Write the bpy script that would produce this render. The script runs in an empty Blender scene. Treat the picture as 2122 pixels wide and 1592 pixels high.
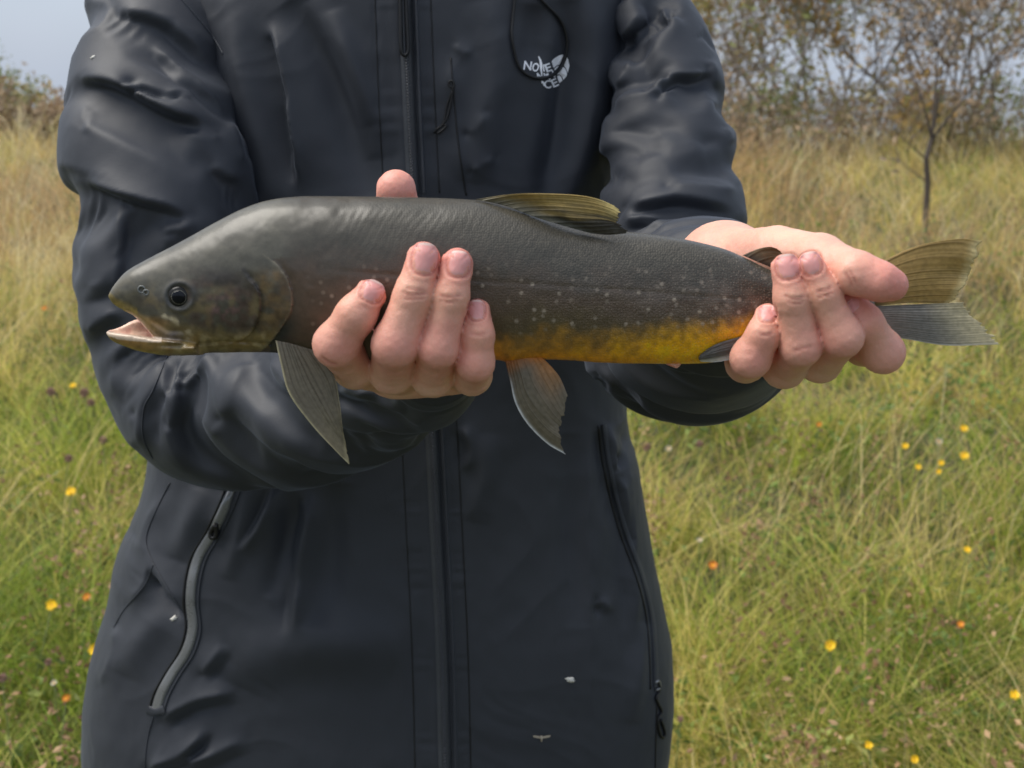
import bpy, math, random
import numpy as np
from mathutils import Vector

# ------------------------------------------------------------------ camera, sky, sun, exposure
SC = bpy.context.scene
COL = SC.collection
RAD = math.radians
CAMZ, PITCH, TANH = 1.25, RAD(13.0), 0.4
cam_d = bpy.data.cameras.new('camera')
cam = bpy.data.objects.new('camera', cam_d)
COL.objects.link(cam)
cam.location = (0, 0, CAMZ)
cam.rotation_euler = (RAD(90) - PITCH, 0, 0)
cam_d.sensor_width = 36.0
cam_d.lens = 18.0 / TANH
cam_d.clip_start = 0.02
cam_d.clip_end = 400.0
cam_d.dof.use_dof = True
cam_d.dof.focus_distance = 0.72
cam_d.dof.aperture_fstop = 15.0
SC.camera = cam

SUN_EL, SUN_AZ = RAD(60), RAD(-84)          # azimuth measured from +Y towards +X
world = bpy.data.worlds.new('World')
SC.world = world
world.use_nodes = True
wn, wl = world.node_tree.nodes, world.node_tree.links
wn.clear()
sky = wn.new('ShaderNodeTexSky'); sky.sky_type = 'NISHITA'; sky.sun_disc = False
sky.sun_elevation = SUN_EL; sky.sun_rotation = SUN_AZ
sky.air_density = 1.0; sky.dust_density = 2.5
wco = wn.new('ShaderNodeTexCoord')
wno = wn.new('ShaderNodeTexNoise'); wno.inputs['Scale'].default_value = 1.6
wno.inputs['Detail'].default_value = 4.0; wno.inputs['Roughness'].default_value = 0.55
wrp = wn.new('ShaderNodeValToRGB')
wrp.color_ramp.elements[0].position = 0.3; wrp.color_ramp.elements[0].color = (1.55, 1.78, 2.2, 1)
wrp.color_ramp.elements[1].position = 0.7; wrp.color_ramp.elements[1].color = (2.3, 2.58, 3.05, 1)
wmx = wn.new('ShaderNodeMixRGB'); wmx.inputs[0].default_value = 0.9
wbg = wn.new('ShaderNodeBackground'); wbg.inputs['Strength'].default_value = 0.1
wou = wn.new('ShaderNodeOutputWorld')
wl.new(wco.outputs['Generated'], wno.inputs['Vector'])
wl.new(wno.outputs['Fac'], wrp.inputs['Fac'])
wl.new(sky.outputs['Color'], wmx.inputs[1]); wl.new(wrp.outputs['Color'], wmx.inputs[2])
wl.new(wmx.outputs['Color'], wbg.inputs['Color']); wl.new(wbg.outputs['Background'], wou.inputs['Surface'])

sun_d = bpy.data.lights.new('sun', 'SUN')
sun_d.energy = 1.5; sun_d.angle = RAD(45); sun_d.color = (1.0, 0.95, 0.87)
sun = bpy.data.objects.new('sun', sun_d); COL.objects.link(sun)
sdir = Vector((math.sin(SUN_AZ) * math.cos(SUN_EL), math.cos(SUN_AZ) * math.cos(SUN_EL), math.sin(SUN_EL)))
sun.rotation_euler = sdir.to_track_quat('Z', 'Y').to_euler()
sun.location = (-3, -3, 6)
SC.view_settings.view_transform = 'Standard'
SC.view_settings.look = 'None'
SC.view_settings.exposure = 1.45
SC.view_settings.gamma = 1.0
SC.view_settings.use_curve_mapping = False

# ------------------------------------------------------------------ measuring helpers
CP, SP = math.cos(PITCH), math.sin(PITCH)
def P(px, py, Y):
    """point on the vertical plane at distance Y that the photograph shows at pixel (px, py)"""
    px = np.asarray(px, float); py = np.asarray(py, float); Y = np.asarray(Y, float)
    a = (px - 1061) / 1061 * TANH; b = (796 - py) / 1061 * TANH
    dy = CP + b * SP; dz = -SP + b * CP
    return np.stack(np.broadcast_arrays(a / dy * Y, Y, CAMZ + dz / dy * Y), -1)
def proj(v):
    x, y, z = v[..., 0], v[..., 1], v[..., 2] - CAMZ
    d = y * CP - z * SP
    return 1061 + x / d * 1061 / TANH, 796 - (y * SP + z * CP) / d * 1061 / TANH
def mpp(px, py, Y):
    q = P(px, py, Y); return float((q[1] * CP - (q[2] - CAMZ) * SP) * TANH / 1061)

def lin(r, g, b):
    c = np.array([r, g, b], float) / 255
    return np.where(c <= .04045, c / 12.92, ((c + .055) / 1.055) ** 2.4)
def smooth(a, b, x):
    t = np.clip((x - a) / (b - a), 0, 1); return t * t * (3 - 2 * t)
def interp(x, pts):
    p = np.array(pts, float); return np.interp(x, p[:, 0], p[:, 1])
def pchip(x, pts):
    """smooth monotone-ish profile through the points"""
    p = np.array(pts, float); X, Yv = p[:, 0], p[:, 1]
    h = np.diff(X); d = np.diff(Yv) / h
    m = np.zeros(len(X)); m[0] = d[0]; m[-1] = d[-1]
    for i in range(1, len(X) - 1):
        m[i] = 0 if d[i - 1] * d[i] <= 0 else 3 * (h[i - 1] + h[i]) / ((2 * h[i] + h[i - 1]) / d[i - 1] + (h[i] + 2 * h[i - 1]) / d[i])
    xx = np.clip(x, X[0], X[-1]); i = np.clip(np.searchsorted(X, xx) - 1, 0, len(X) - 2)
    t = (xx - X[i]) / h[i]; t2 = t * t; t3 = t2 * t
    return (2*t3-3*t2+1)*Yv[i] + (t3-2*t2+t)*h[i]*m[i] + (-2*t3+3*t2)*Yv[i+1] + (t3-t2)*h[i]*m[i+1]

def _h(ix, iy, iz, seed):
    n = (ix * 374761393 + iy * 668265263 + iz * 2147483647 + seed * 1274126177) & 0xffffffff
    n = ((n ^ (n >> 13)) * 1274126177) & 0xffffffff
    n = (n ^ (n >> 16)) & 0xffffff
    return n / float(0xffffff)
def noise(x, y, z=0.0, seed=0):
    x, y, z = np.broadcast_arrays(np.asarray(x, float), np.asarray(y, float), np.asarray(z, float))
    ix, iy, iz = (np.floor(q).astype(np.int64) for q in (x, y, z))
    fx, fy, fz = x - ix, y - iy, z - iz
    fx, fy, fz = (f * f * (3 - 2 * f) for f in (fx, fy, fz))
    r = 0
    for a in (0, 1):
        for b in (0, 1):
            for c in (0, 1):
                r = r + _h(ix + a, iy + b, iz + c, seed) * (fx if a else 1 - fx) * (fy if b else 1 - fy) * (fz if c else 1 - fz)
    return r * 2 - 1
def fbm(x, y, z=0.0, seed=0, o=3):
    return sum(noise(x * 2**i, y * 2**i, z * 2**i, seed + i) * .5**i for i in range(o))

def spline(pts, n=24):
    """Catmull-Rom through the points, n samples spread by length"""
    p = np.array(pts, float)
    if len(p) < 3:
        t = np.linspace(0, 1, n)[:, None]; return p[0] * (1 - t) + p[-1] * t
    q = np.vstack([2 * p[0] - p[1], p, 2 * p[-1] - p[-2]]); out = []
    for i in range(1, len(q) - 2):
        t = np.linspace(0, 1, 12, endpoint=False)[:, None]
        a, b, c, d = q[i - 1], q[i], q[i + 1], q[i + 2]
        out.append(.5 * (2*b + (c-a)*t + (2*a-5*b+4*c-d)*t*t + (3*b-a-3*c+d)*t**3))
    out = np.vstack(out + [p[-1:]])
    L = np.r_[0, np.cumsum(np.linalg.norm(np.diff(out, axis=0), axis=1))]
    s = np.linspace(0, L[-1], n)
    return np.stack([np.interp(s, L, out[:, k]) for k in range(out.shape[1])], 1)
def poly_dist(u, v, line):
    """distance, signed side (+ = to the right of travel, i.e. below when travelling right) and 0..1 along"""
    best = np.full(u.shape, 1e9); sd = np.zeros(u.shape); al = np.zeros(u.shape); n = len(line) - 1
    for i in range(n):
        ax, ay = line[i]; dx, dy = line[i + 1] - line[i]; L2 = dx * dx + dy * dy + 1e-9
        t = np.clip(((u - ax) * dx + (v - ay) * dy) / L2, 0, 1)
        ex, ey = u - ax - t * dx, v - ay - t * dy
        d = np.sqrt(ex * ex + ey * ey); m = d < best
        cr = dx * (v - ay) - dy * (u - ax)
        best = np.where(m, d, best); sd = np.where(m, np.sign(cr), sd); al = np.where(m, (i + t) / n, al)
    return best, sd, al

# ------------------------------------------------------------------ mesh helpers
def fast_mesh(name, verts, faces_list, smooth_shade=True):
    """faces_list: list of int arrays (n,3) or (n,4)"""
    me = bpy.data.meshes.new(name)
    verts = np.asarray(verts, np.float32)
    me.vertices.add(len(verts)); me.vertices.foreach_set('co', verts.ravel())
    fl = [np.asarray(f, np.int32) for f in faces_list if len(f)]
    nl = sum(f.size for f in fl); npoly = sum(len(f) for f in fl)
    me.loops.add(nl); me.polygons.add(npoly)
    me.loops.foreach_set('vertex_index', np.concatenate([f.ravel() for f in fl]))
    st = []; base = 0
    for f in fl:
        k = f.shape[1]; st.append(base + np.arange(len(f)) * k); base += f.size
    me.polygons.foreach_set('loop_start', np.concatenate(st).astype(np.int32))
    me.polygons.foreach_set('use_smooth', np.full(npoly, smooth_shade))
    me.update(calc_edges=True); me.validate()
    return me
def set_col(me, cols, name='Col'):
    a = me.color_attributes.new(name, 'FLOAT_COLOR', 'POINT')
    c = np.ones((len(me.vertices), 4), np.float32); c[:, :3] = cols
    a.data.foreach_set('color', c.ravel())
def set_vec(me, vecs, name):
    a = me.attributes.new(name, 'FLOAT_VECTOR', 'POINT')
    a.data.foreach_set('vector', np.asarray(vecs, np.float32).ravel())
def root_loc(o):
    while o.parent: o = o.parent
    return np.array(o.location)
def mk(name, verts, faces, mat, parent=None, cols=None, shade=True, kind=None, label=None, cat=None, group=None, uv=None):
    v = np.asarray(verts, float)
    loc = None
    if parent is not None: v = v - root_loc(parent)
    elif cat is not None:
        loc = np.array([(v[:, 0].min() + v[:, 0].max()) / 2, (v[:, 1].min() + v[:, 1].max()) / 2, v[:, 2].min()]); v = v - loc
    me = fast_mesh(name, v, faces, shade)
    if cols is not None: set_col(me, cols)
    if uv is not None: set_vec(me, uv, 'fuv')
    me.materials.append(mat)
    o = bpy.data.objects.new(name, me); COL.objects.link(o)
    if loc is not None: o.location = loc
    if parent is not None: o.parent = parent
    tag(o, label, cat, group, kind)
    return o
def tag(o, label=None, cat=None, group=None, kind=None):
    if label: o['label'] = label
    if cat: o['category'] = cat
    if group: o['group'] = group
    if kind: o['kind'] = kind
    return o
def empty(name, loc, label, cat, group=None):
    o = bpy.data.objects.new(name, None); COL.objects.link(o); o.location = loc
    o.empty_display_size = 0.05
    return tag(o, label, cat, group)
def grid_faces(nr, nc, wrap=False, off=0):
    r = np.arange(nr - 1)[:, None]; c = np.arange(nc if wrap else nc - 1)[None, :]
    a = r * nc + c; b = r * nc + (c + 1) % nc
    return (np.stack([a, b, b + nc, a + nc], -1).reshape(-1, 4) + off)
def vnormals(v, quads):
    a, b, c, d = (v[quads[:, i]] for i in range(4))
    n = np.cross(c - a, d - b); out = np.zeros_like(v)
    for k in range(3):
        acc = np.zeros(len(v))
        for i in range(4): acc += np.bincount(quads[:, i], n[:, k], len(v))
        out[:, k] = acc
    return out / (np.linalg.norm(out, axis=1, keepdims=True) + 1e-12)
def tube(points, radii, sides=8):
    """closed tapered tube along points -> verts, [quads, tris]"""
    p = np.array(points, float); n = len(p); r = np.broadcast_to(np.asarray(radii, float), (n,))
    t = np.gradient(p, axis=0); t /= np.linalg.norm(t, axis=1, keepdims=True) + 1e-12
    ref = np.array([0.31, 0.42, 0.85]); V = []
    x = np.cross(t[0], ref); x /= np.linalg.norm(x)
    for i in range(n):
        x = x - t[i] * np.dot(x, t[i]); x /= np.linalg.norm(x) + 1e-12; y = np.cross(t[i], x)
        a = np.linspace(0, 2 * np.pi, sides, endpoint=False)
        V.append(p[i] + r[i] * (np.cos(a)[:, None] * x + np.sin(a)[:, None] * y))
    V = np.vstack(V + [p[:1], p[-1:]]); q = grid_faces(n, sides, True)
    k = np.arange(sides); b = n * sides
    tr = np.vstack([np.stack([np.full(sides, b), (k + 1) % sides, k], 1),
                    np.stack([np.full(sides, b + 1), (n - 1) * sides + k, (n - 1) * sides + (k + 1) % sides], 1)])
    return V, [q, tr]
def join(parts):
    """list of (verts, [faces]) -> one"""
    V = []; F = []; o = 0
    for v, fl in parts:
        V.append(v); F += [np.asarray(f) + o for f in fl if len(f)]; o += len(v)
    return np.vstack(V), F

# ------------------------------------------------------------------ implicit surfaces
def surface_nets(F, o, h):
    s = F < 0
    n = np.array(F.shape)
    cnt = np.zeros(n - 1, np.int8)
    for a in (0, 1):
        for b in (0, 1):
            for c in (0, 1):
                cnt += s[a:n[0]-1+a, b:n[1]-1+b, c:n[2]-1+c]
    act = (cnt > 0) & (cnt < 8)
    idx = np.argwhere(act); vid = np.full(act.shape, -1, np.int32); vid[act] = np.arange(len(idx))
    acc = np.zeros((len(idx), 3)); num = np.zeros(len(idx))
    cor = [(a, b, c) for a in (0, 1) for b in (0, 1) for c in (0, 1)]
    for A in cor:
        for k in range(3):
            if A[k]: continue
            B = list(A); B[k] = 1
            fa = F[idx[:, 0]+A[0], idx[:, 1]+A[1], idx[:, 2]+A[2]].astype(float)
            fb = F[idx[:, 0]+B[0], idx[:, 1]+B[1], idx[:, 2]+B[2]].astype(float)
            m = (fa < 0) != (fb < 0)
            t = np.where(m, fa / np.where(m, fa - fb, 1), 0)
            for j in range(3):
                acc[:, j] += np.where(m, A[j] + (t if j == k else 0), 0)
            num += m
    V = (idx + acc / num[:, None]) * h + np.asarray(o)
    Q = []
    for k in range(3):
        i, j = [(1, 2), (2, 0), (0, 1)][k]
        sl = [slice(None)] * 3; sl2 = [slice(None)] * 3
        sl[k] = slice(0, n[k]-1); sl2[k] = slice(1, n[k])
        d = s[tuple(sl)] != s[tuple(sl2)]
        e = np.argwhere(d); e = e[(e[:, i] > 0) & (e[:, j] > 0) & (e[:, i] < n[i]-1) & (e[:, j] < n[j]-1)]
        ei = np.zeros(3, int); ei[i] = 1; ej = np.zeros(3, int); ej[j] = 1
        g = lambda q: vid[q[:, 0], q[:, 1], q[:, 2]]
        q = np.stack([g(e), g(e - ei), g(e - ei - ej), g(e - ej)], 1)
        flip = ~s[e[:, 0], e[:, 1], e[:, 2]]
        q[flip] = q[flip][:, ::-1]
        Q.append(q)
    Q = np.vstack(Q); Q = Q[(Q >= 0).all(1)]
    return V, Q
class Field:
    def __init__(self, lo, hi, h):
        self.o = np.array(lo, float); self.h = h
        self.n = np.ceil((np.array(hi) - self.o) / h).astype(int) + 1
        self.F = np.full(self.n, 1.0, np.float32)
    def sub(self, lo, hi):
        a = np.clip(np.floor((np.array(lo) - self.o) / self.h).astype(int), 0, self.n)
        b = np.clip(np.ceil((np.array(hi) - self.o) / self.h).astype(int) + 1, 0, self.n)
        sl = tuple(slice(x, y) for x, y in zip(a, b))
        ax = [self.o[k] + self.h * np.arange(a[k], b[k]) for k in range(3)]
        return sl, np.meshgrid(*ax, indexing='ij', sparse=True)
    def cone(self, p, q, r0, r1, k=0.004, cut=False, sq=None):
        """tapered capsule, blended in with radius k (cut = carved out); sq = (axis, factor) flattening"""
        p = np.array(p, float); q = np.array(q, float); m = max(r0, r1) + k * 1.5 + self.h * 2
        sl, (X, Y, Z) = self.sub(np.minimum(p, q) - m, np.maximum(p, q) + m)
        if 0 in self.F[sl].shape: return
        d = q - p; L = float(d @ d) + 1e-12
        t = np.clip(((X-p[0])*d[0] + (Y-p[1])*d[1] + (Z-p[2])*d[2]) / L, 0, 1)
        g = np.sqrt((X-p[0]-t*d[0])**2 + (Y-p[1]-t*d[1])**2 + (Z-p[2]-t*d[2])**2) - (r0 + (r1 - r0) * t)
        f = self.F[sl]
        if cut: 
            self.F[sl] = np.maximum(f, -g)
        else:
            hh = np.maximum(k - np.abs(f - g), 0) / k
            self.F[sl] = np.minimum(f, g) - hh * hh * k * .25
    def chain(self, pts, k=0.004):
        for a, b in zip(pts[:-1], pts[1:]): self.cone(a[0], b[0], a[1], b[1], k)
    def mesh(self): return surface_nets(self.F, self.o, self.h)
def J(px, py, Y, rpx):
    return (P(px, py, Y), rpx * mpp(px, py, Y))

# ------------------------------------------------------------------ materials
def material(name):
    m = bpy.data.materials.new(name); m.use_nodes = True
    return m, m.node_tree.nodes, m.node_tree.links, m.node_tree.nodes['Principled BSDF']
def simple(name, col, rough=.6, metal=0, spec=.5, var=.12, scale=60, bump=0, coat=0):
    m, N, L, B = material(name)
    t = N.new('ShaderNodeTexNoise'); t.inputs['Scale'].default_value = scale; t.inputs['Detail'].default_value = 4
    co = N.new('ShaderNodeTexCoord'); L.new(co.outputs['Object'], t.inputs['Vector'])
    r = N.new('ShaderNodeMapRange'); r.inputs[3].default_value = 1 - var; r.inputs[4].default_value = 1 + var
    L.new(t.outputs['Fac'], r.inputs[0])
    x = N.new('ShaderNodeVectorMath'); x.operation = 'SCALE'; x.inputs[0].default_value = tuple(col)
    L.new(r.outputs[0], x.inputs['Scale']); L.new(x.outputs[0], B.inputs['Base Color'])
    B.inputs['Roughness'].default_value = rough; B.inputs['Metallic'].default_value = metal
    B.inputs['Specular IOR Level'].default_value = spec; B.inputs['Coat Weight'].default_value = coat
    if bump:
        b = N.new('ShaderNodeBump'); b.inputs['Strength'].default_value = bump; b.inputs['Distance'].default_value = .001
        L.new(t.outputs['Fac'], b.inputs['Height']); L.new(b.outputs[0], B.inputs['Normal'])
    return m
def colored(name, rough=.6, spec=.4, translucent=0, var=.1, scale=300, bump=0, coat=0, sss=0):
    """colour from the piece's own colour attribute with a little grain"""
    m, N, L, B = material(name)
    a = N.new('ShaderNodeAttribute'); a.attribute_name = 'Col'
    t = N.new('ShaderNodeTexNoise'); t.inputs['Scale'].default_value = scale; t.inputs['Detail'].default_value = 5
    co = N.new('ShaderNodeTexCoord'); L.new(co.outputs['Object'], t.inputs['Vector'])
    r = N.new('ShaderNodeMapRange'); r.inputs[3].default_value = 1 - var; r.inputs[4].default_value = 1 + var
    L.new(t.outputs['Fac'], r.inputs[0])
    x = N.new('ShaderNodeVectorMath'); x.operation = 'SCALE'
    L.new(a.outputs['Color'], x.inputs[0]); L.new(r.outputs[0], x.inputs['Scale']); L.new(x.outputs[0], B.inputs['Base Color'])
    B.inputs['Roughness'].default_value = rough; B.inputs['Specular IOR Level'].default_value = spec
    B.inputs['Coat Weight'].default_value = coat; B.inputs['Coat Roughness'].default_value = .15
    if sss:
        B.inputs['Subsurface Weight'].default_value = sss
        B.inputs['Subsurface Radius'].default_value = (1.0, .35, .2); B.inputs['Subsurface Scale'].default_value = .006
    if bump:
        b = N.new('ShaderNodeBump'); b.inputs['Strength'].default_value = bump; b.inputs['Distance'].default_value = .0006
        L.new(t.outputs['Fac'], b.inputs['Height']); L.new(b.outputs[0], B.inputs['Normal'])
    if translucent:
        tr = N.new('ShaderNodeBsdfTranslucent'); mx = N.new('ShaderNodeMixShader'); mx.inputs[0].default_value = translucent
        L.new(x.outputs[0], tr.inputs['Color']); L.new(B.outputs[0], mx.inputs[1]); L.new(tr.outputs[0], mx.inputs[2])
        L.new(mx.outputs[0], N['Material Output'].inputs['Surface'])
    return m
def hit(objs, px, py):
    """first surface of the given objects seen through a pixel"""
    d = P(px, py, 1.0) - np.array([0, 0, CAMZ]); d = d / np.linalg.norm(d); best = None
    for o in objs:
        org = np.array([0, 0, CAMZ]) - root_loc(o)
        ok, loc, nor, _ = o.ray_cast(Vector(org), Vector(d))
        if ok:
            w = np.array(loc) + root_loc(o); t = np.linalg.norm(w - np.array([0, 0, CAMZ]))
            if best is None or t < best[0]: best = (t, w, np.array(nor))
    return best
# ------------------------------------------------------------------ ground, grass, shrubs, flowers
RNG = np.random.default_rng(7)
def gz(x, y):
    x = np.asarray(x, float); y = np.asarray(y, float)
    t = np.maximum(y - 1.9, 0)
    up = (.106 + .012 * np.clip(x / 3, -1, 1)) * np.minimum(t, 7.6) * smooth(0, .8, t)
    down = np.where(t > 7.6, np.minimum((t - 7.6) * .22, 2.6), 0)
    far = smooth(2, 3.2, np.hypot(x - PXG, y - 1.1))
    z = up - down + .13 * noise(x * .9, y * .9, 3, 5) * far + .02 * noise(x * 2.7, y * 2.7, 4, 6) * smooth(.6, 1.4, np.hypot(x - PXG, y - 1.1))
    return float(z) if z.ndim == 0 else z
PXG = -.12
def build_ground():
    xs = np.r_[np.linspace(-150, -9, 30), np.linspace(-8.6, 8.6, 110), np.linspace(9, 150, 30)]
    ys = np.r_[np.linspace(-60, -1, 16), np.linspace(-.8, 16, 120), np.linspace(17, 300, 40)]
    X, Y = np.meshgrid(xs, ys, indexing='xy')
    V = np.stack([X, Y, gz(X, Y)], -1).reshape(-1, 3)
    m = simple('soil_and_moss', (.060, .062, .024), .95, var=.5, scale=5, bump=.6)
    mk('ground', V, [grid_faces(len(ys), len(xs))], m, kind='structure')
    w, N, L, B = material('lake_water')
    B.inputs['Base Color'].default_value = (.05, .06, .065, 1); B.inputs['Roughness'].default_value = .12
    t = N.new('ShaderNodeTexNoise'); t.inputs['Scale'].default_value = .8; t.inputs['Detail'].default_value = 4
    c = N.new('ShaderNodeTexCoord'); L.new(c.outputs['Object'], t.inputs['Vector'])
    b = N.new('ShaderNodeBump'); b.inputs['Strength'].default_value = .15; b.inputs['Distance'].default_value = .05
    L.new(t.outputs['Fac'], b.inputs['Height']); L.new(b.outputs[0], B.inputs['Normal'])
    mk('lake', np.array([(-400, 12.0, -.9), (400, 12.0, -.9), (400, 390, -.9), (-400, 390, -.9)], float), [np.array([[0, 1, 2, 3]])], w, kind='structure')

def blades(n, name, label, ymin, ymax, hmin, hmax, wid, pal, seed, lean=(.1, .9), spread=1.25, dens_pow=1.0, mask=None, z0=-.01, tuft=0, flop=.28):
    r = np.random.default_rng(seed)
    # denser close by: distance drawn so that each patch of picture gets its share
    m = tuft if tuft else n
    k = r.random(m)
    y = ymin * (ymax / ymin) ** (k ** dens_pow)
    x = (r.random(m) * 2 - 1) * (TANH * y * spread + .35)
    out = None; tone = r.normal(0, .28, n)
    if tuft:      # blades spring outwards from tussocks
        w_ = r.integers(0, tuft, n); a_ = r.random(n) * 2 * np.pi; q_ = np.abs(r.normal(0, 1, n)) * (.035 + .06 * r.random(tuft)[w_])
        tone = r.normal(0, .14, n) + r.normal(0, .33, tuft)[w_]
        x = x[w_] + q_ * np.cos(a_); y = y[w_] + q_ * np.sin(a_); out = a_
    if mask is not None:
        keep = mask(x, y, r); x, y, tone = x[keep], y[keep], tone[keep]; n = len(x)
        if out is not None: out = out[keep]
    cl = fbm(x * 1.6, y * 1.6, seed=seed + 1)
    hgt = (hmin + (hmax - hmin) * r.random(n) ** 1.4) * (1 + .45 * cl)
    az = 2 * np.pi * noise(x * .7, y * .7, seed=seed + 2) + r.normal(0, .9, n) + .3
    if out is not None: az = out + r.normal(0, .5, n)
    ln = (lean[0] + (lean[1] - lean[0]) * r.random(n)) * hgt
    w = wid * (.6 + .8 * r.random(n)) * (.65 + .13 * y)
    base = np.stack([x, y, gz(x, y) + z0], 1)
    dr = np.stack([np.cos(az), np.sin(az), 0 * az], 1)
    sa = r.random(n) * np.pi; side = np.stack([np.cos(sa), np.sin(sa) * .5, 0 * sa], 1)
    V = np.zeros((n, 7, 3))
    for i, t in enumerate((0, .4, .75)):
        c = base + dr * (ln * t ** 2)[:, None] + np.array([0, 0, 1]) * (hgt * (t - flop * t * t * (ln / hgt)))[:, None]
        ww = w * (1 - .45 * t)
        V[:, 2*i] = c - side * ww[:, None] / 2; V[:, 2*i+1] = c + side * ww[:, None] / 2
    V[:, 6] = base + dr * ln[:, None] + np.array([0, 0, 1]) * (hgt * (1 - flop * ln / hgt))[:, None]
    o = np.arange(n)[:, None] * 7
    Q = np.vstack([o + np.array([0, 1, 3, 2]), o + np.array([2, 3, 5, 4])]); T = o + np.array([4, 5, 6])
    pal = np.array([lin(*c) for c in pal])
    pt = fbm(x * .8 + 9, y * .8, seed=seed + 3) * .7 + tone - .35 + .75 * smooth(2.6, 6.0, y) + .15 * noise(x * 3, y * 3, seed=5)
    idx = np.clip(((pt * .5 + .5) * len(pal)).astype(int), 0, len(pal) - 1)
    c = pal[idx] * (.6 + .75 * r.random(n))[:, None]
    cc = np.repeat(c[:, None, :], 7, 1)
    dry = lin(168, 150, 92); k2 = np.array([0, 0, .12, .12, .35, .35, .6])[None, :, None] * (r.random(n)[:, None, None] < .5)
    cc = cc * (1 - k2) + dry * k2
    mk(name, V.reshape(-1, 3), [Q, T], GRASS, cols=cc.reshape(-1, 3), kind='stuff', label=label, cat='grass', shade=True)

def segs_mesh(S, sides=3):
    """tapered twigs: array rows p0(3) p1(3) r0 r1"""
    S = np.array(S); p, q, r0, r1 = S[:, :3], S[:, 3:6], S[:, 6], S[:, 7]
    t = q - p; t /= np.linalg.norm(t, axis=1, keepdims=True) + 1e-9
    ref = np.where(np.abs(t[:, 2:3]) > .9, np.array([[1., 0, 0]]), np.array([[0, 0, 1.]]))
    x = np.cross(t, ref); x /= np.linalg.norm(x, axis=1, keepdims=True); y = np.cross(t, x)
    a = np.linspace(0, 2 * np.pi, sides, endpoint=False)
    ring = np.cos(a)[None, :, None] * x[:, None] + np.sin(a)[None, :, None] * y[:, None]
    V = np.concatenate([p[:, None] + ring * r0[:, None, None], q[:, None] + ring * r1[:, None, None]], 1)
    k = np.arange(sides); f = np.stack([k, (k + 1) % sides, (k + 1) % sides + sides, k + sides], 1)
    F = (np.arange(len(S))[:, None, None] * 2 * sides + f[None]).reshape(-1, 4)
    return V.reshape(-1, 3), F
def grow(r, p, d, L, rad, depth, S, ends, bend=.25, up=.1, nseg=3, split=(2, 4), ang=.55, keep=.66):
    q = p
    for i in range(nseg):
        d = d + r.normal(0, bend, 3) / nseg * 1.6 + np.array([0, 0, up / nseg]); d = d / np.linalg.norm(d)
        n = q + d * L / nseg; ra, rb = rad * (1 - .5 * i / nseg), rad * (1 - .5 * (i + 1) / nseg)
        S.append((*q, *n, ra, rb)); 
        if depth <= 1: ends.append((n, d))
        if depth > 0 and i >= 1 and r.random() < .75:
            dd = d + r.normal(0, ang, 3); dd /= np.linalg.norm(dd)
            grow(r, n, dd, L * keep * (.7 + .5 * r.random()), rb * .62, depth - 1, S, ends, bend, up, nseg, split, ang, keep)
        q = n
    if depth > 0:
        for _ in range(r.integers(*split)):
            dd = d + r.normal(0, ang * .8, 3); dd /= np.linalg.norm(dd)
            grow(r, q, dd, L * keep * (.7 + .5 * r.random()), rad * .45, depth - 1, S, ends, bend, up, nseg, split, ang, keep)
def leaf_mesh(r, ends, per, size, pal, jit, clump=None):
    P0 = []; 
    for e, d in ends:
        k = r.poisson(per if clump is None else per * clump(e))
        for _ in range(k): P0.append(e + r.normal(0, jit, 3))
    if not P0: P0 = [ends[0][0]]
    c = np.array(P0); n = len(c)
    a = r.normal(0, 1, (n, 3)); a /= np.linalg.norm(a, axis=1, keepdims=True)
    b = np.cross(a, r.normal(0, 1, (n, 3))); b /= np.linalg.norm(b, axis=1, keepdims=True)
    s = size * (.6 + .8 * r.random(n))[:, None]
    nn = np.cross(a, b)
    V = np.stack([c - a * s, c + b * s * .42 + nn * s * .12, c + a * s, c - b * s * .42 + nn * s * .12], 1)
    F = np.arange(n)[:, None] * 4 + np.arange(4)
    pal = np.array([lin(*q) for q in pal])
    k = fbm(c[:, 0] * 4, c[:, 1] * 4, c[:, 2] * 4, 3) * 1.2 + r.normal(0, .3, n)
    col = pal[np.clip(((k * .5 + .5) * len(pal)).astype(int), 0, len(pal) - 1)] * (.8 + .4 * r.random(n))[:, None]
    return V.reshape(-1, 3), F, np.repeat(col, 4, 0)
def shrub(name, label, x, y, hgt, stems, seed, pal, per, size=.022, jit=.05, spreadx=.35, bark=(146, 138, 130), depth=3, rad=.011, group=None, lean=(0, 0), cat='shrub', sub=.02, clump=None):
    r = np.random.default_rng(seed); S = []; ends = []; z = gz(x, y) - sub
    for i in range(stems):
        p = np.array([x + r.normal(0, .05), y + r.normal(0, .05), z])
        d = np.array([lean[0] + r.normal(0, spreadx), lean[1] + r.normal(0, spreadx), 1.0]); d /= np.linalg.norm(d)
        grow(r, p, d, hgt * (.42 + .2 * r.random()), rad * (.7 + .5 * r.random()), depth, S, ends)
    root = empty(name, (x, y, z), label, cat, group)
    v, f = segs_mesh(S); bc = np.tile(lin(*bark), (len(v), 1)) * (1 + .25 * noise(v[:, 0] * 8, v[:, 1] * 8, v[:, 2] * 8))[:, None]
    mk('trunk', v, [f], BARK, root, bc, shade=True)
    lv, lf, lc = leaf_mesh(r, ends, per, size, pal, jit, clump)
    mk('crown', lv, [lf], LEAF, root, lc, shade=False)
    return root
def meet(px, py, rise):
    """where a pixel's sight line comes down to a height above the ground"""
    for Y in np.arange(1.7, 30, .01):
        q = P(px, py, Y)
        if q[2] <= gz(q[0], q[1]) + rise: return q
    return P(px, py, 12)

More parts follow.
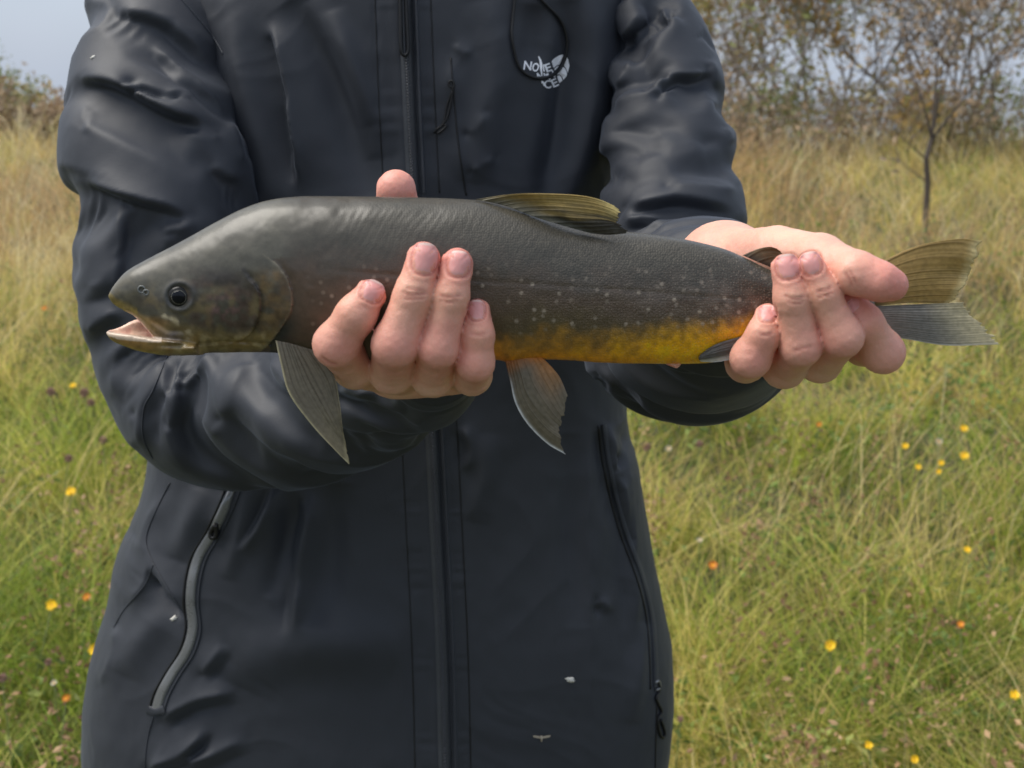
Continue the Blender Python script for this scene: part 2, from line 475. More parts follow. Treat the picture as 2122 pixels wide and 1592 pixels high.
def build_land():
    global GRASS, LEAF, BARK
    GRASS = colored('grass_blade', .55, .35, translucent=.48, var=.12, scale=30)
    LEAF = colored('shrub_leaf', .6, .3, translucent=.3, var=.15, scale=60)
    BARK = colored('twig_bark', .85, .2, var=.25, scale=80)
    build_ground()
    green = [(92,118,36),(126,156,50),(168,184,72),(204,200,98),(228,212,124),(240,220,146),(214,184,120)]
    straw = [(240,220,164),(234,210,148),(222,198,126),(244,230,184),(214,178,132)]
    low = [(70,90,32),(112,136,50),(168,172,78),(184,164,102),(214,194,124),(188,152,112)]
    clear = lambda x, y, r: (np.hypot(x - PXG, y - 1.1) > .34) & (y > 1.3)
    near = lambda x, y, r: clear(x, y, r) & (r.random(len(x)) < .55 + .45 * smooth(5, 3, y))
    blades(56000, 'undergrowth', 'short matted green and brown grass covering the ground', 1.35, 10.5, .05, .15, .0050, low, 1, (.6, 1.7), mask=clear, flop=.36)
    blades(64000, 'meadow_grass', 'soft tussocks of green and yellow meadow grass on the bank', 1.5, 10.5, .16, .38, .0028, green, 2, (.4, 1.25), mask=near, tuft=900, flop=.42)
    tall = lambda x, y, r: clear(x, y, r) & (r.random(len(x)) < np.clip(smooth(3.6, 6.0, y) + .03 + smooth(-.2, -1.2, x) * .12 + .25 * noise(x, y, seed=77), 0, 1))
    blades(48000, 'dry_grass', 'tall straw coloured dry grass stems leaning across the bank', 1.7, 10.2, .26, .52, .0022, straw, 3, (.3, 1.0), mask=tall, flop=.32)
    side = lambda x, y, r: clear(x, y, r) & (np.abs(x) > TANH * y * 1.22 + .3)
    blades(30000, 'meadow_grass', 'coarser grass of the same meadow spreading to both sides of the bank', 1.2, 10.5, .14, .34, .0060, green, 9, (.4, 1.2), spread=3.0, mask=side, flop=.4)
    herbs()
    # ---- shrubs behind the bank
    og = [(176,140,80),(190,160,94),(164,134,90),(152,146,86)]; br = [(170,146,122),(184,160,132),(156,138,118),(162,150,106)]; gr = [(128,138,84),(146,152,94),(158,154,104),(122,130,86)]
    spec = [  # px at the foot, distance, height, stems, palette, leaf density, label
        (1490, 9.3, 1.5, 8, gr, .35, 'thin grey-twigged shrub with few green leaves beside the sleeve'),
        (1585, 8.9, 1.6, 8, og, 1.1, 'shrub with a rust and ochre tuft of leaves on one upright stem'),
        (1700, 9.2, 1.9, 9, br, .7, 'tall grey-stemmed shrub with brown withered leaves at its top'),
        (1790, 9.6, 1.8, 9, gr, .4, 'bare grey willow shrub with scattered brown leaves'),
        (1960, 9.0, 2.0, 10, gr, 1.0, 'leafiest shrub with olive green leaves on dark stems'),
        (2060, 8.7, 1.7, 10, br, .9, 'dense brown leaved shrub at the end of the thicket'),
        (2180, 9.2, 1.9, 7, gr, .7, 'olive shrub beyond the brown one at the thicket end'),
        (2330, 9.0, 1.8, 6, br, .6, 'brown shrub farthest along the thicket from the person')]
    for i, (px, Y, h, st, pal, den, lab) in enumerate(spec):
        x = float(P(px, 280, Y)[0])
        shrub('willow_shrub', lab, x, Y, h * .92, st - 2, 100 + i, pal, den * .5, .024, .05, .38, bark=(146, 136, 126), rad=.014, clump=lambda e: 3.2 * (noise(e[0] * 5, e[1] * 5, e[2] * 5, 8) > .12), depth=4, group='shrubs along the top of the bank')
    for i, (px, Y, h, pal, lab) in enumerate([(1545, 8.5, .5, br, 'low brown scrub at the foot of the thin shrub beside the sleeve'), (1660, 8.6, .55, gr, 'low olive scrub at the foot of the rust tufted shrub'),
            (1760, 8.4, .5, br, 'low brown scrub between the tall stems behind the sapling'), (1880, 8.6, .6, og, 'low ochre scrub growing under the leafiest shrub'),
            (2000, 8.3, .55, br, 'low brown scrub in front of the dense brown shrub'), (2110, 8.4, .6, gr, 'low olive scrub at the thicket end')]):
        shrub('scrub', lab, float(P(px, 290, Y)[0]), Y, h, 7, 190 + i, pal, .55, .022, .08, .6, bark=(158, 142, 126), group='scrub under the shrubs')
    x = float(P(1920, 500, 6.0)[0])
    r = np.random.default_rng(141); S = []; ends = []; z = gz(x, 6.0) - .02
    st = np.array([P(1921, 520, 6.0), P(1919, 450, 6.0), P(1923, 380, 6.0), P(1920, 330, 6.0), P(1930, 290, 6.02)]); st = np.vstack([[st[0, 0], 6.0, z], st])
    rr = np.linspace(.019, .012, len(st))
    for i in range(len(st) - 1): S.append((*st[i], *st[i+1], rr[i], rr[i+1]))
    for d, L, ra in (((.22, .05, 1), .42, .010), ((-.35, .0, 1), .34, .007), ((.55, .1, 1), .36, .008), ((-.1, -.2, 1), .36, .006)):
        d = np.array(d); grow(r, st[-1], d / np.linalg.norm(d), L, ra, 3, S, ends, .18)
    for k in (3, 4): grow(r, st[k], np.array([-.75, .1, .6]), .16, .004, 1, S, ends)
    sp = empty('sapling', (x, 6.0, z), 'slender dark sapling on a single bare stem above the tail fin', 'sapling')
    v, f = segs_mesh(S, 5); mk('trunk', v, [f], BARK, sp, np.tile(lin(88, 80, 74), (len(v), 1)) * (1 + .3 * noise(v[:, 0] * 30, v[:, 1] * 30, v[:, 2] * 30))[:, None])
    lv, lf, lc = leaf_mesh(r, ends, .35, .018, br, .04); mk('crown', lv, [lf], LEAF, sp, lc, shade=False)
    x = float(P(2060, 560, 4.6)[0])
    shrub('dead_branch', 'bare grey dead branch leaning in the grass behind the tail fin', x + .12, 4.6, .75, 2, 151, br, .0, .01, .03, .1, bark=(128, 118, 104), depth=2, rad=.007, lean=(-.7, 0), cat='branch')
    ls = [(-150, 11.2, .75, gr, 1.4, 'low dark green shrub mass beyond the left sleeve, farthest from it'), (-20, 10.8, .8, gr, 1.6, 'low grey-green shrub on the skyline with bare twigs on top'),
          (70, 10.4, .62, br, 1.6, 'low brown heathery shrub beside the green one on the skyline'), (140, 10.6, .62, og, 1.5, 'low ochre tipped shrub next to the sleeve on the skyline'),
          (230, 10.6, .6, br, 1.4, 'low brown shrub hidden mostly behind the upper sleeve')]
    for i, (px, Y, h, pal, den, lab) in enumerate(ls):
        shrub('heath_shrub', lab, float(P(px, 250, Y)[0]), Y, h, 7, 170 + i, pal, den * 2.0, .028, .08, .6, group='low shrubs on the skyline')
    build_flowers()

def herbs():
    """low broad-leaved plants and brown seed heads between the grass, too many to count"""
    r = np.random.default_rng(55); n = 1300
    y = 1.5 * (8.5 / 1.5) ** r.random(n); x = (r.random(n) * 2 - 1) * (TANH * y * 1.2 + .3)
    k = (np.hypot(x - PXG, y - 1.1) > .4) & (y > 1.35); x, y = x[k], y[k]
    C = []; K = []
    for a, b in zip(x, y):
        brown = r.random() < .42; m = r.integers(14, 34); hh = .16 + .18 * r.random(); z = gz(a, b)
        base = lin(*[(164, 130, 96), (146, 116, 86), (184, 152, 116)][r.integers(3)]) if brown else lin(*[(124, 142, 70), (110, 130, 70), (144, 152, 82)][r.integers(3)])
        for _ in range(m):
            if brown: p = (a + r.normal(0, .022), b + r.normal(0, .022), z + hh * (.45 + .6 * r.random()))
            else: p = (a + r.normal(0, .05), b + r.normal(0, .05), z + .04 + .12 * r.random())
            C.append(p); K.append((*(base * (.7 + .6 * r.random())), 0.007 if brown else .012))
    c = np.array(C); K = np.array(K); n = len(c)
    u = r.normal(0, 1, (n, 3)); u /= np.linalg.norm(u, axis=1, keepdims=True); w = np.cross(u, r.normal(0, 1, (n, 3))); w /= np.linalg.norm(w, axis=1, keepdims=True)
    s = (K[:, 3] * (.6 + .8 * r.random(n)))[:, None]; nn = np.cross(u, w)
    V = np.stack([c - u * s, c + w * s * .55 + nn * s * .2, c + u * s, c - w * s * .55 + nn * s * .2], 1)
    mk('wild_herbs', V.reshape(-1, 3), [np.arange(n)[:, None] * 4 + np.arange(4)], LEAF, cols=np.repeat(K[:, :3], 4, 0), kind='stuff', label='low broad leaves and brown seed heads scattered through the grass', cat='herbs', shade=False)

def build_flowers():
    ym = simple('yellow_petal', lin(250, 208, 28), .6, var=.15); om = simple('orange_petal', lin(214, 132, 44), .6, var=.15)
    pm = simple('pink_floret', lin(158, 124, 112), .7, var=.25); wm = simple('white_petal', lin(190, 182, 160), .6, var=.1)
    sm = simple('flower_stem', lin(96, 106, 48), .6, var=.2); cm = simple('flower_disc', lin(232, 172, 16), .7, var=.2)
    def disc(rad, n, cup, r):
        V = [(0, 0, 0)]; F = []
        for lay_, (k, rr, zz) in enumerate(((n, 1, 0), (n, .72, .25 * rad))):
            for i in range(k):
                a = 2 * math.pi * (i + .5 * lay_) / k + r.normal(0, .06); w = math.pi / k * .85; L = rad * rr * (.88 + .2 * r.random())
                b = len(V)
                for (s, rad_, z_) in ((0, .15, 0), (-w, .7, cup * .5), (-w * .7, 1, cup), (w * .7, 1, cup), (w, .7, cup * .5)):
                    V.append((L * rad_ * math.cos(a + s), L * rad_ * math.sin(a + s), zz + z_ * rad))
                F.append([b, b + 1, b + 2, b + 3, b + 4])
        return V[0:], F
    def ball(rad, r):
        fd = []; V = []; F = []
        for i in range(70):
            z = 1 - 2 * (i + .5) / 70; a = i * 2.39996; q = math.sqrt(1 - z * z)
            n = np.array([q * math.cos(a), q * math.sin(a), z]); t = np.cross(n, [.3, .5, .8]); t /= np.linalg.norm(t); s = np.cross(n, t)
            b = len(V); V += [tuple(rad * (.55 * n + .16 * t)), tuple(rad * (.55 * n + .16 * s)), tuple(rad * (.55 * n - .16 * t - .1 * s)), tuple(rad * (.9 + .2 * r.random()) * n)]
            F += [[b, b + 1, b + 3], [b + 1, b + 2, b + 3], [b + 2, b, b + 3]]
        return V, F
    def flower(name, lab, grp, px, py, rpx, mat, kind, seed, cat='flower'):
        r = np.random.default_rng(seed); rise = .24 + .10 * r.random()
        q = meet(px, py, rise); rad = rpx * mpp(px, py, q[1]); g = gz(q[0], q[1])
        root = empty(name, (q[0], q[1], g), lab, cat, grp); top = q[2] - g
        bx, by = r.normal(0, .03, 2)
        v, f = tube([(bx, by, -.02), (bx * .7, by * .7, top * .45), (0, 0, top)], [.0016, .0013, .0011], 5)
        o = bpy.data.objects.new('stem', fast_mesh('stem', v, f)); o.data.materials.append(sm); COL.objects.link(o); o.parent = root
        V, F = disc(rad, 13, .35, r) if kind == 'disc' else ball(rad, r)
        V = np.array(V)
        if kind == 'disc':
            ta = RAD(38 + 20 * r.random()); c, s = math.cos(ta), math.sin(ta)   # nods towards the light
            V = np.stack([V[:, 0], V[:, 1] * c - V[:, 2] * s, V[:, 1] * s + V[:, 2] * c], 1)
        me = bpy.data.meshes.new('petals'); me.from_pydata([tuple(p + np.array([0, 0, top])) for p in V], [], F)
        me.materials.append(mat); o = bpy.data.objects.new('petals', me); COL.objects.link(o); o.parent = root
        if kind == 'disc':
            v, f = tube([(0, -.15 * rad, top), (0, -.3 * rad, top + .25 * rad)], [.38 * rad, .22 * rad], 10)
            o = bpy.data.objects.new('disc', fast_mesh('disc', v, f)); o.data.materials.append(cm); COL.objects.link(o); o.parent = root
    cl = 'yellow flower in the loose cluster under the tail fin'; pr = 'yellow flower of the pair lowest in the grass beyond the pocket pull'
    Y = [(147,1020,11,'single yellow flower in the grass below the bent elbow'),(108,1255,12,'yellow flower with a small orange one close to it, by the jacket side'),(197,1347,13,'yellow flower touching the edge of the jacket at the hip'),
         (152,800,7,'small yellow flower next to the trio of pink heads'),(1997,889,9,cl),(1875,925,8,cl),(1997,945,10,cl),(1950,960,7,cl),(1945,978,6,cl),(1902,968,7,cl),
         (2004,1140,8,'small yellow flower standing alone just beneath the cluster'),(1720,1338,12,'large yellow flower alone above a dark hollow in the grass'),(2102,1441,11,'large yellow flower far out from the person at hem height'),(1800,1545,9,pr),(1895,1574,9,pr)]
    for i, (x, y, s, lab) in enumerate(Y):
        flower('yellow_flower', lab, 'yellow flowers in the grass', x, y, s, ym, 'disc', 300 + i)
    for i, (x, y, s, lab) in enumerate([(180,1238,9,'small orange flower beside a yellow one near the pocket zip'),(138,1447,9,'orange flower below the yellow one at the hip'),(1477,1172,10,'bright orange flower near the far side pocket'),
            (1990,1295,9,'dull orange flower between two yellow ones out in the meadow'),(370,500,6,'orange flower hidden behind the upper sleeve'),(1697,880,6,'tiny orange flower under the hand that grips the tail')]):
        if x == 370: x, y = 92, 640
        lab = lab if x != 92 else 'tiny orange flower in the straw beside the upper sleeve'
        flower('orange_flower', lab, 'orange flowers in the grass', x, y, s, om, 'disc', 340 + i)
    for i, (x, y, s, lab) in enumerate([(105,812,11,'round pink head of the trio beside the elbow'),(175,814,12,'round pink head of the trio beside the elbow'),(188,834,10,'round pink head of the trio beside the elbow'),
            (213,912,10,'round pink head close under the elbow'),(142,950,10,'round pink head between the trio and the single yellow flower'),(5,1405,11,'dull pink head farthest from the jacket hip'),(100,1372,9,'dull pink head near the yellow flower at the hip')]):
        flower('clover_flower', lab, 'pink flower heads beside the elbow', x, y, s, pm, 'ball', 360 + i)
    for i, (x, y, s, lab) in enumerate([(1340,926,11,'faded pinkish brown head just below the dark cuff'),(1450,920,9,'faded brown head below the cuff, farther from the jacket'),(1410,1490,8,'faded brown head beside the pocket cord pull')]):
        flower('faded_flower', lab, 'faded flower heads below the cuff', x, y, s, pm, 'ball', 380 + i)
    for i, (x, y, s, lab) in enumerate([(1450,1120,6,'tiny white flower above the bright orange one'),(1945,916,8,'pale flower inside the yellow cluster'),(1385,930,7,'tiny white flower between the two faded heads'),(112,1416,7,'tiny white flower near the orange one at the hip')]):
        flower('white_flower', lab, 'white flowers in the grass', x, y, s, wm, 'disc', 390 + i)
# ------------------------------------------------------------------ the char (fish), held flat towards the viewer
YF = 0.62
TOP = [(226,612),(232,600),(242,585),(262,563),(300,540),(350,514),(400,487),(450,459),(500,434),(545,418),(590,410),(640,407),(760,408),
       (870,410),(985,415),(1060,430),(1150,455),(1230,474),(1300,481),(1340,485),(1400,493),(1450,503),(1500,516),(1550,537),(1600,561),
       (1660,577),(1720,586),(1800,590),(1860,592)]
BOT = [(226,614),(240,631),(262,643),(280,651),(300,668),(316,690),(330,712),(345,728),(360,733),(430,730),(520,728),(570,729),(640,738),
       (720,750),(850,758),(980,752),(1030,744),(1060,750),(1120,743),(1180,745),(1250,750),(1350,752),(1400,753),(1450,752),(1490,748),
       (1540,736),(1600,719),(1660,706),(1720,698),(1800,694),(1860,692)]
THK = [(226,8),(236,24),(255,36),(280,48),(330,64),(400,84),(500,102),(600,112),(800,118),(1000,115),(1150,108),(1300,96),(1450,77),
       (1550,62),(1650,48),(1750,36),(1860,22)]
JTOP = [(222,687),(240,688),(300,690),(340,694),(420,700)]
JBOT = [(222,691),(233,704),(263,717),(300,728),(351,734),(413,731),(430,730)]
JTHK = [(222,9),(232,22),(250,34),(280,47),(320,62),(380,80),(430,92)]
GILL = spline([(549,528),(577,551),(597,581),(606,619),(600,651),(584,679),(564,706),(548,722)], 40)
PREO = spline([(505,560),(522,582),(537,606),(540,641),(530,676),(511,699),(480,712)], 30)
MAXI = spline([(262,646),(290,664),(318,684),(345,700),(372,701)], 24)
LATL = spline([(600,552),(760,566),(950,580),(1150,592),(1350,606),(1550,622),(1800,640)], 40)

def build_fish():
    h = .0008
    lo = P(212, 745, YF); hi = P(1872, 398, YF)
    lo = np.array([lo[0], YF - .034, lo[2] - .006]); hi = np.array([hi[0] + .004, YF + .034, hi[2]])
    fd = Field(lo, hi, h)
    ax = [fd.o[k] + h * np.arange(fd.n[k]) for k in range(3)]
    X2, Z2 = np.meshgrid(ax[0], ax[2], indexing='ij')
    u, v = proj(np.stack([X2, np.full_like(X2, YF), Z2], -1))
    s = mpp(1061, 600, YF)
    w = ((ax[1] - YF) / s)[None, :, None]
    u = u[:, None, :]; v = v[:, None, :]
    T, B, K = pchip(u, TOP), pchip(u, BOT), pchip(u, THK)
    c, a = (T + B) / 2, np.maximum((B - T) / 2, 1)
    n = 2.15
    f = (((np.abs(v - c) / a) ** n + (np.abs(w) / K) ** n) ** (1 / n) - 1) * np.minimum(a, K)
    f = np.maximum(f, 227 - u); f = np.maximum(f, u - 1806)
    # lower jaw: a trough, rounded beneath
    jt, jb, jk = pchip(u, JTOP), pchip(u, JBOT), pchip(u, JTHK)
    jt = jt - .42 * np.maximum(w, 0) * smooth(226, 270, u) * smooth(400, 330, u)      # far side of the lip stands higher
    ja = np.maximum(jb - jt, 1)
    g = (np.sqrt(((v - jt) / ja) ** 2 + (w / jk) ** 2) - 1) * np.minimum(ja, jk)
    g = np.maximum(g, jt - 2 - v)
    tr = (np.sqrt(((v - jt + 6) / (ja * .62)) ** 2 + (w / (jk * .68)) ** 2) - 1) * np.minimum(ja, jk) * .6
    g = np.maximum(g, -np.where(u < 400, tr, 9))
    g = np.maximum(g, np.maximum(223 - u, u - 425))
    k = 5.0
    hh = np.maximum(k - np.abs(f - g), 0) / k
    f = np.minimum(f, g) - hh * hh * k * .25
    # throat hollow behind the open lips
    thr = (np.sqrt(((u - 300) / 46) ** 2 + ((v - 684) / 17) ** 2 + (w / 34) ** 2) - 1) * 17
    f = np.maximum(f, -thr)
    # surface relief in a thin shell, read where the viewer sees it
    i = np.argwhere(np.abs(f) < 12)
    pw = np.stack([ax[0][i[:, 0]], YF - np.abs(ax[1][i[:, 1]] - YF), ax[2][i[:, 2]]], -1)
    pu, pv = proj(pw)
    d = relief(pu, pv)
    f[i[:, 0], i[:, 1], i[:, 2]] -= d * smooth(10, 30, np.abs(w[0, :, 0][i[:, 1]]))
    fd.F = (f * s).astype(np.float32)
    V, Q = fd.mesh()
    pu, pv = proj(V)
    cols = fish_color(pu, pv, V)
    root = empty('fish', P(1061, 755, YF), 'dark grey char with orange belly and open mouth held sideways in two hands', 'fish')
    body = mk('body', V, [Q], fish_mat(), root, cols, uv=np.stack([pu / 100, pv / 100, (V[:, 1] - YF) * 40], 1))
    # eye: socket ring, iris and pupil
    bpy.context.view_layer.update()
    e = hit([body], 372, 615)[1]
    eye_m, N, L, Bs = material('fish_eye')
    at = N.new('ShaderNodeAttribute'); at.attribute_name = 'Col'; L.new(at.outputs['Color'], Bs.inputs['Base Color'])
    Bs.inputs['Roughness'].default_value = .25; Bs.inputs['Specular IOR Level'].default_value = .25
    nr, nc = 26, 48
    rr = np.linspace(0, 1, nr)[:, None]; aa = np.linspace(0, 2 * np.pi, nc, endpoint=False)[None, :]
    R = 23 * s
    def dome(rad, lift, y0):
        x = rad * rr * np.cos(aa); z = rad * rr * np.sin(aa) * .96; y = y0 - lift * np.sqrt(np.maximum(0, 1 - rr ** 2)) + 0 * aa
        return np.stack([e[0] + x, e[1] + y, e[2] + z], -1).reshape(-1, 3)
    q = grid_faces(nr, nc, True)
    r1 = np.repeat(rr.ravel(), nc)
    ir = np.where((r1 > .60)[:, None] & (r1 < .68)[:, None], lin(118, 116, 106), np.where((r1 < .6)[:, None], lin(10, 11, 15), lin(36, 35, 34)))
    ir = ir * (1 + .25 * noise(r1 * 9, np.tile(aa.ravel(), nr) * 6))[:, None]
    eye = mk('eye', dome(R, .0026, .0004), [q], eye_m, root, ir)
    pm = simple('fish_pupil', lin(10, 13, 22), .12, spec=.3, var=.05)
    mk('pupil', dome(13.5 * s, .0007, -.0021), [q], pm, eye)
    # nostril: two short rimmed tubes
    nm = simple('nostril_rim', lin(112, 114, 112), .35)
    parts = []
    for (qx, qy, rp) in ((294, 600, 7), (303, 606, 5)):
        e2 = hit([body], qx, qy)[1]
        t = np.linspace(0, 2 * np.pi, 21)
        ring = np.stack([e2[0] + rp * s * np.cos(t), e2[1] - .0003 + 0 * t, e2[2] + rp * s * np.sin(t)], 1)
        parts.append(tube(ring, .00045, 6))
    v_, f_ = join(parts)
    mk('nostril', v_, f_, nm, root)
    return root, body

def relief(u, v):
    """raised bone plates, gill slit, muscle bands; pixels of height"""
    d = np.zeros_like(u)
    m = u < 720
    uu, vv = u[m], v[m]
    ds, sd, al = poly_dist(uu, vv, GILL)
    sg = ds * np.where(sd > 0, -1, 1)            # + outside (behind the cover), - on the cover
    inside = sg < 0
    band = smooth(0, .30, al) * smooth(1, .9, al)
    cov = np.where(inside, 2.2 * np.exp(-(ds / 60) ** 2), -3.4 * np.exp(-(ds / 12) ** 2))
    cov = cov * band * (vv > 500) * (uu > 440)
    d2, s2, a2 = poly_dist(uu, vv, PREO)
    cov += np.where(s2 > 0, 1, -1) * 3.0 * np.exp(-(d2 / 12) ** 2) * smooth(0, .15, a2) * smooth(1, .85, a2) * (uu > 470)
    d3, s3, a3 = poly_dist(uu, vv, MAXI)
    cov += 3.2 * np.exp(-(d3 / 10) ** 4) * (uu > 255)
    cov -= 3.0 * np.exp(-((d3 - 17) / 5) ** 2) * (s3 < 0) * smooth(.35, .55, a3)
    de = np.hypot(uu - 372, vv - 615)
    cov += 3.0 * np.exp(-((de - 29) / 5) ** 2) - 5 * np.exp(-(de / 22) ** 4)
    dn = np.hypot(uu - 297, vv - 602); cov -= 3.5 * np.exp(-(dn / 6) ** 2)
    # folds of the throat
    dl, sl, al2 = poly_dist(uu, vv, spline([(300, 716), (380, 716), (470, 708), (560, 712)], 16))
    cov -= 3.5 * np.exp(-(dl / 4) ** 2) * smooth(0, .2, al2)
    cov += .8 * fbm(uu / 40, vv / 40, seed=4)
    d[m] = cov
    # muscle bands, slanting forward, on the back
    t = (v - pchip(u, TOP)) / np.maximum(pchip(u, BOT) - pchip(u, TOP), 1)
    band = np.sin((u + .55 * (v - 480) + 10 * noise(u / 60, v / 60)) / 17 * 2 * np.pi)
    d += .2 * band * smooth(620, 760, u) * smooth(1500, 1300, u) * smooth(.03, .12, t) * smooth(.52, .3, t)
    dl, _, _ = poly_dist(u, v, LATL)
    d -= .9 * np.exp(-(dl / 4) ** 2) * smooth(620, 800, u)
    d += 1.2 * fbm(u / 90, v / 60, seed=9) * smooth(600, 700, u)
    # anal fin tucked against the body
    return d

def mixc(a, b, t): return a * (1 - t[:, None]) + b * t[:, None]
def fish_color(u, v, V):
    T, B = pchip(u, TOP), pchip(u, np.array([(226, 690)] + [p for p in BOT if p[0] > 340]))
    t = np.clip((v - T) / np.maximum(B - T, 1), 0, 1)
    n1 = fbm(u / 40, v / 40, seed=1); n2 = fbm(u / 14, v / 14, seed=2)
    c = np.tile(lin(66, 62, 52), (len(u), 1))
    c = mixc(c, lin(86, 71, 58), smooth(.25, .6, t + .06 * n1))
    c = mixc(c, lin(92, 80, 52), smooth(.55, .84, t + .05 * n1) * smooth(700, 1100, u) * .85)
    # pale dusting of scales towards the tail
    dust = smooth(.2, .45, t) * smooth(1150, 1500, u) * .5
    c = mixc(c, lin(112, 100, 88), np.clip(dust * (.6 + .9 * n2), 0, 1))
    # orange belly
    edge = interp(u, [(600, 1.1), (1000, .94), (1080, .93), (1250, .88), (1400, .80), (1560, .70), (1680, .66)])
    o = smooth(edge - .17, edge + .10, t + .022 * n1 + .03 * n2)
    oc = mixc(np.tile(lin(196, 138, 40), (len(u), 1)), lin(246, 182, 20), smooth(1150, 1400, u + 60 * n1))
    oc = mixc(oc, lin(248, 164, 18), smooth(.92, 1, t) * .6)
    oc = oc * (1 + .2 * n2)[:, None]
    c = mixc(c, oc, o * smooth(960, 1040, u) * smooth(1680, 1600, u))
    # white seam at the vent and grey by the tail
    c = mixc(c, lin(150, 140, 130), smooth(1640, 1760, u) * .4)
    # ---- head
    hd = smooth(640, 560, u + 14 * n1)
    hc = np.tile(lin(82, 79, 68), (len(u), 1))
    cheek = smooth(545, 600, v + 10 * n1 - .12 * (u - 380)) * smooth(330, 420, u)
    hc = mixc(hc, lin(76, 62, 53), cheek * (.7 + .8 * n2).clip(0, 1))
    hc = mixc(hc, lin(58, 52, 48), np.clip(np.exp(-(((u - 470) / 55) ** 2 + ((v - 578) / 18) ** 2)) * .9, 0, 1))
    hc = mixc(hc, lin(112, 88, 86), np.clip(np.exp(-(((u - 460) / 34) ** 2 + ((v - 632) / 26) ** 2)) * (.5 + n2), 0, 1))
    d, sd, al = poly_dist(u, v, PREO)
    plate = smooth(520, 545, u) * smooth(545, 575, v)
    hc = mixc(hc, lin(98, 80, 54), np.clip(plate * (.7 + .7 * n2), 0, 1))
    hc = mixc(hc, lin(40, 36, 34), .75 * np.exp(-(d / 6) ** 2) * (u > 500))
    low = smooth(672, 706, v + 8 * n1)
    hc = mixc(hc, mixc(np.tile(lin(120, 100, 58), (len(u), 1)), lin(170, 156, 118), np.clip(.5 + 1.2 * n2, 0, 1) * .5), low)
    # jaw edge, lips
    jaw = smooth(380, 300, u) * smooth(650, 670, v)
    hc = mixc(hc, lin(170, 128, 70), jaw * .85)
    dm, sm, am = poly_dist(u, v, MAXI)
    mx = np.exp(-(dm / 11) ** 4) * (u > 255)
    hc = mixc(hc, mixc(np.tile(lin(140, 112, 62), (len(u), 1)), lin(92, 78, 64), smooth(290, 360, u)), mx * .9)
    hc = mixc(hc, lin(60, 52, 50), np.exp(-((np.hypot((u - 362) / 1.2, v - 694)) / 13) ** 2) * .7)
    hc = mixc(hc, lin(206, 192, 160), np.exp(-(poly_dist(u, v, spline([(340, 655), (368, 668), (390, 688)], 10))[0] / 5) ** 2) * np.clip(.5 + 1.5 * n2, 0, 1))
    hc = mixc(hc, lin(66, 58, 48), smooth(.0, 1, np.exp(-(((u - 310) / 40) ** 2 + ((v - 626) / 16) ** 2))) * .8)
    lip = smooth(640, 628, u * 0 + np.abs(v - interp(u, [(226, 617), (240, 631), (280, 651)])) + 622) * (u < 285)
    hc = mixc(hc, lin(150, 128, 62), np.clip(lip, 0, 1) * .7)
    n4 = fbm(u / 9, v / 9, seed=14); n5 = fbm(u / 24, v / 20, seed=15)
    hc = hc * (1 + .22 * n4 * smooth(540, 600, v) + .18 * n5)[:, None]
    hc = mixc(hc, lin(112, 98, 62), np.clip(n5 * 1.3 - .1, 0, 1) * smooth(560, 640, v) * .6)
    de = np.hypot(u - 372, v - 615)
    hc = mixc(hc, lin(50, 52, 53), np.exp(-((de - 27) / 8) ** 2) * .8)
    # pale rim of the gill cover and the black slit behind it
    dg, sg, ag = poly_dist(u, v, GILL)
    behind = (sg < 0)
    c = np.where((hd > 0)[:, None], mixc(c, hc, np.where((u > 540) & (v > 535) & behind & (dg > 1), 0, hd)), c)
    slit = np.exp(-(dg / 26) ** 2) * behind * smooth(640, 690, v) * (u > 560)
    c = mixc(c, lin(34, 36, 38), np.clip(slit * 1.1, 0, 1))
    c = mixc(c, lin(116, 110, 92), np.exp(-(dg / 3.5) ** 2) * (~behind) * (u > 545) * .7)
    # inside of the mouth: pale pink flesh (upward-facing trough and the palate)
    inside = (u < 352) & (v > interp(u, [(222, 682), (285, 652), (300, 666), (325, 694), (352, 700)])) & (v < interp(u, [(222, 690), (240, 695), (300, 703), (352, 704)])) 
    near = (V[:, 1] > YF - interp(u, JTHK) * mpp(1061, 600, YF) * .78)
    flesh = mixc(np.tile(lin(236, 196, 170), (len(u), 1)), lin(200, 146, 128), np.clip(.4 + n2, 0, 1))
    c = np.where((inside & near)[:, None], flesh, c)
    rim = (u < 335) & (np.abs(v - interp(u, [(222, 690), (240, 696), (300, 703), (335, 705)])) < 6)
    c = np.where(rim[:, None], mixc(c, lin(226, 206, 186), np.full(len(u), .75)), c)
    return np.clip(c, .002, .9)

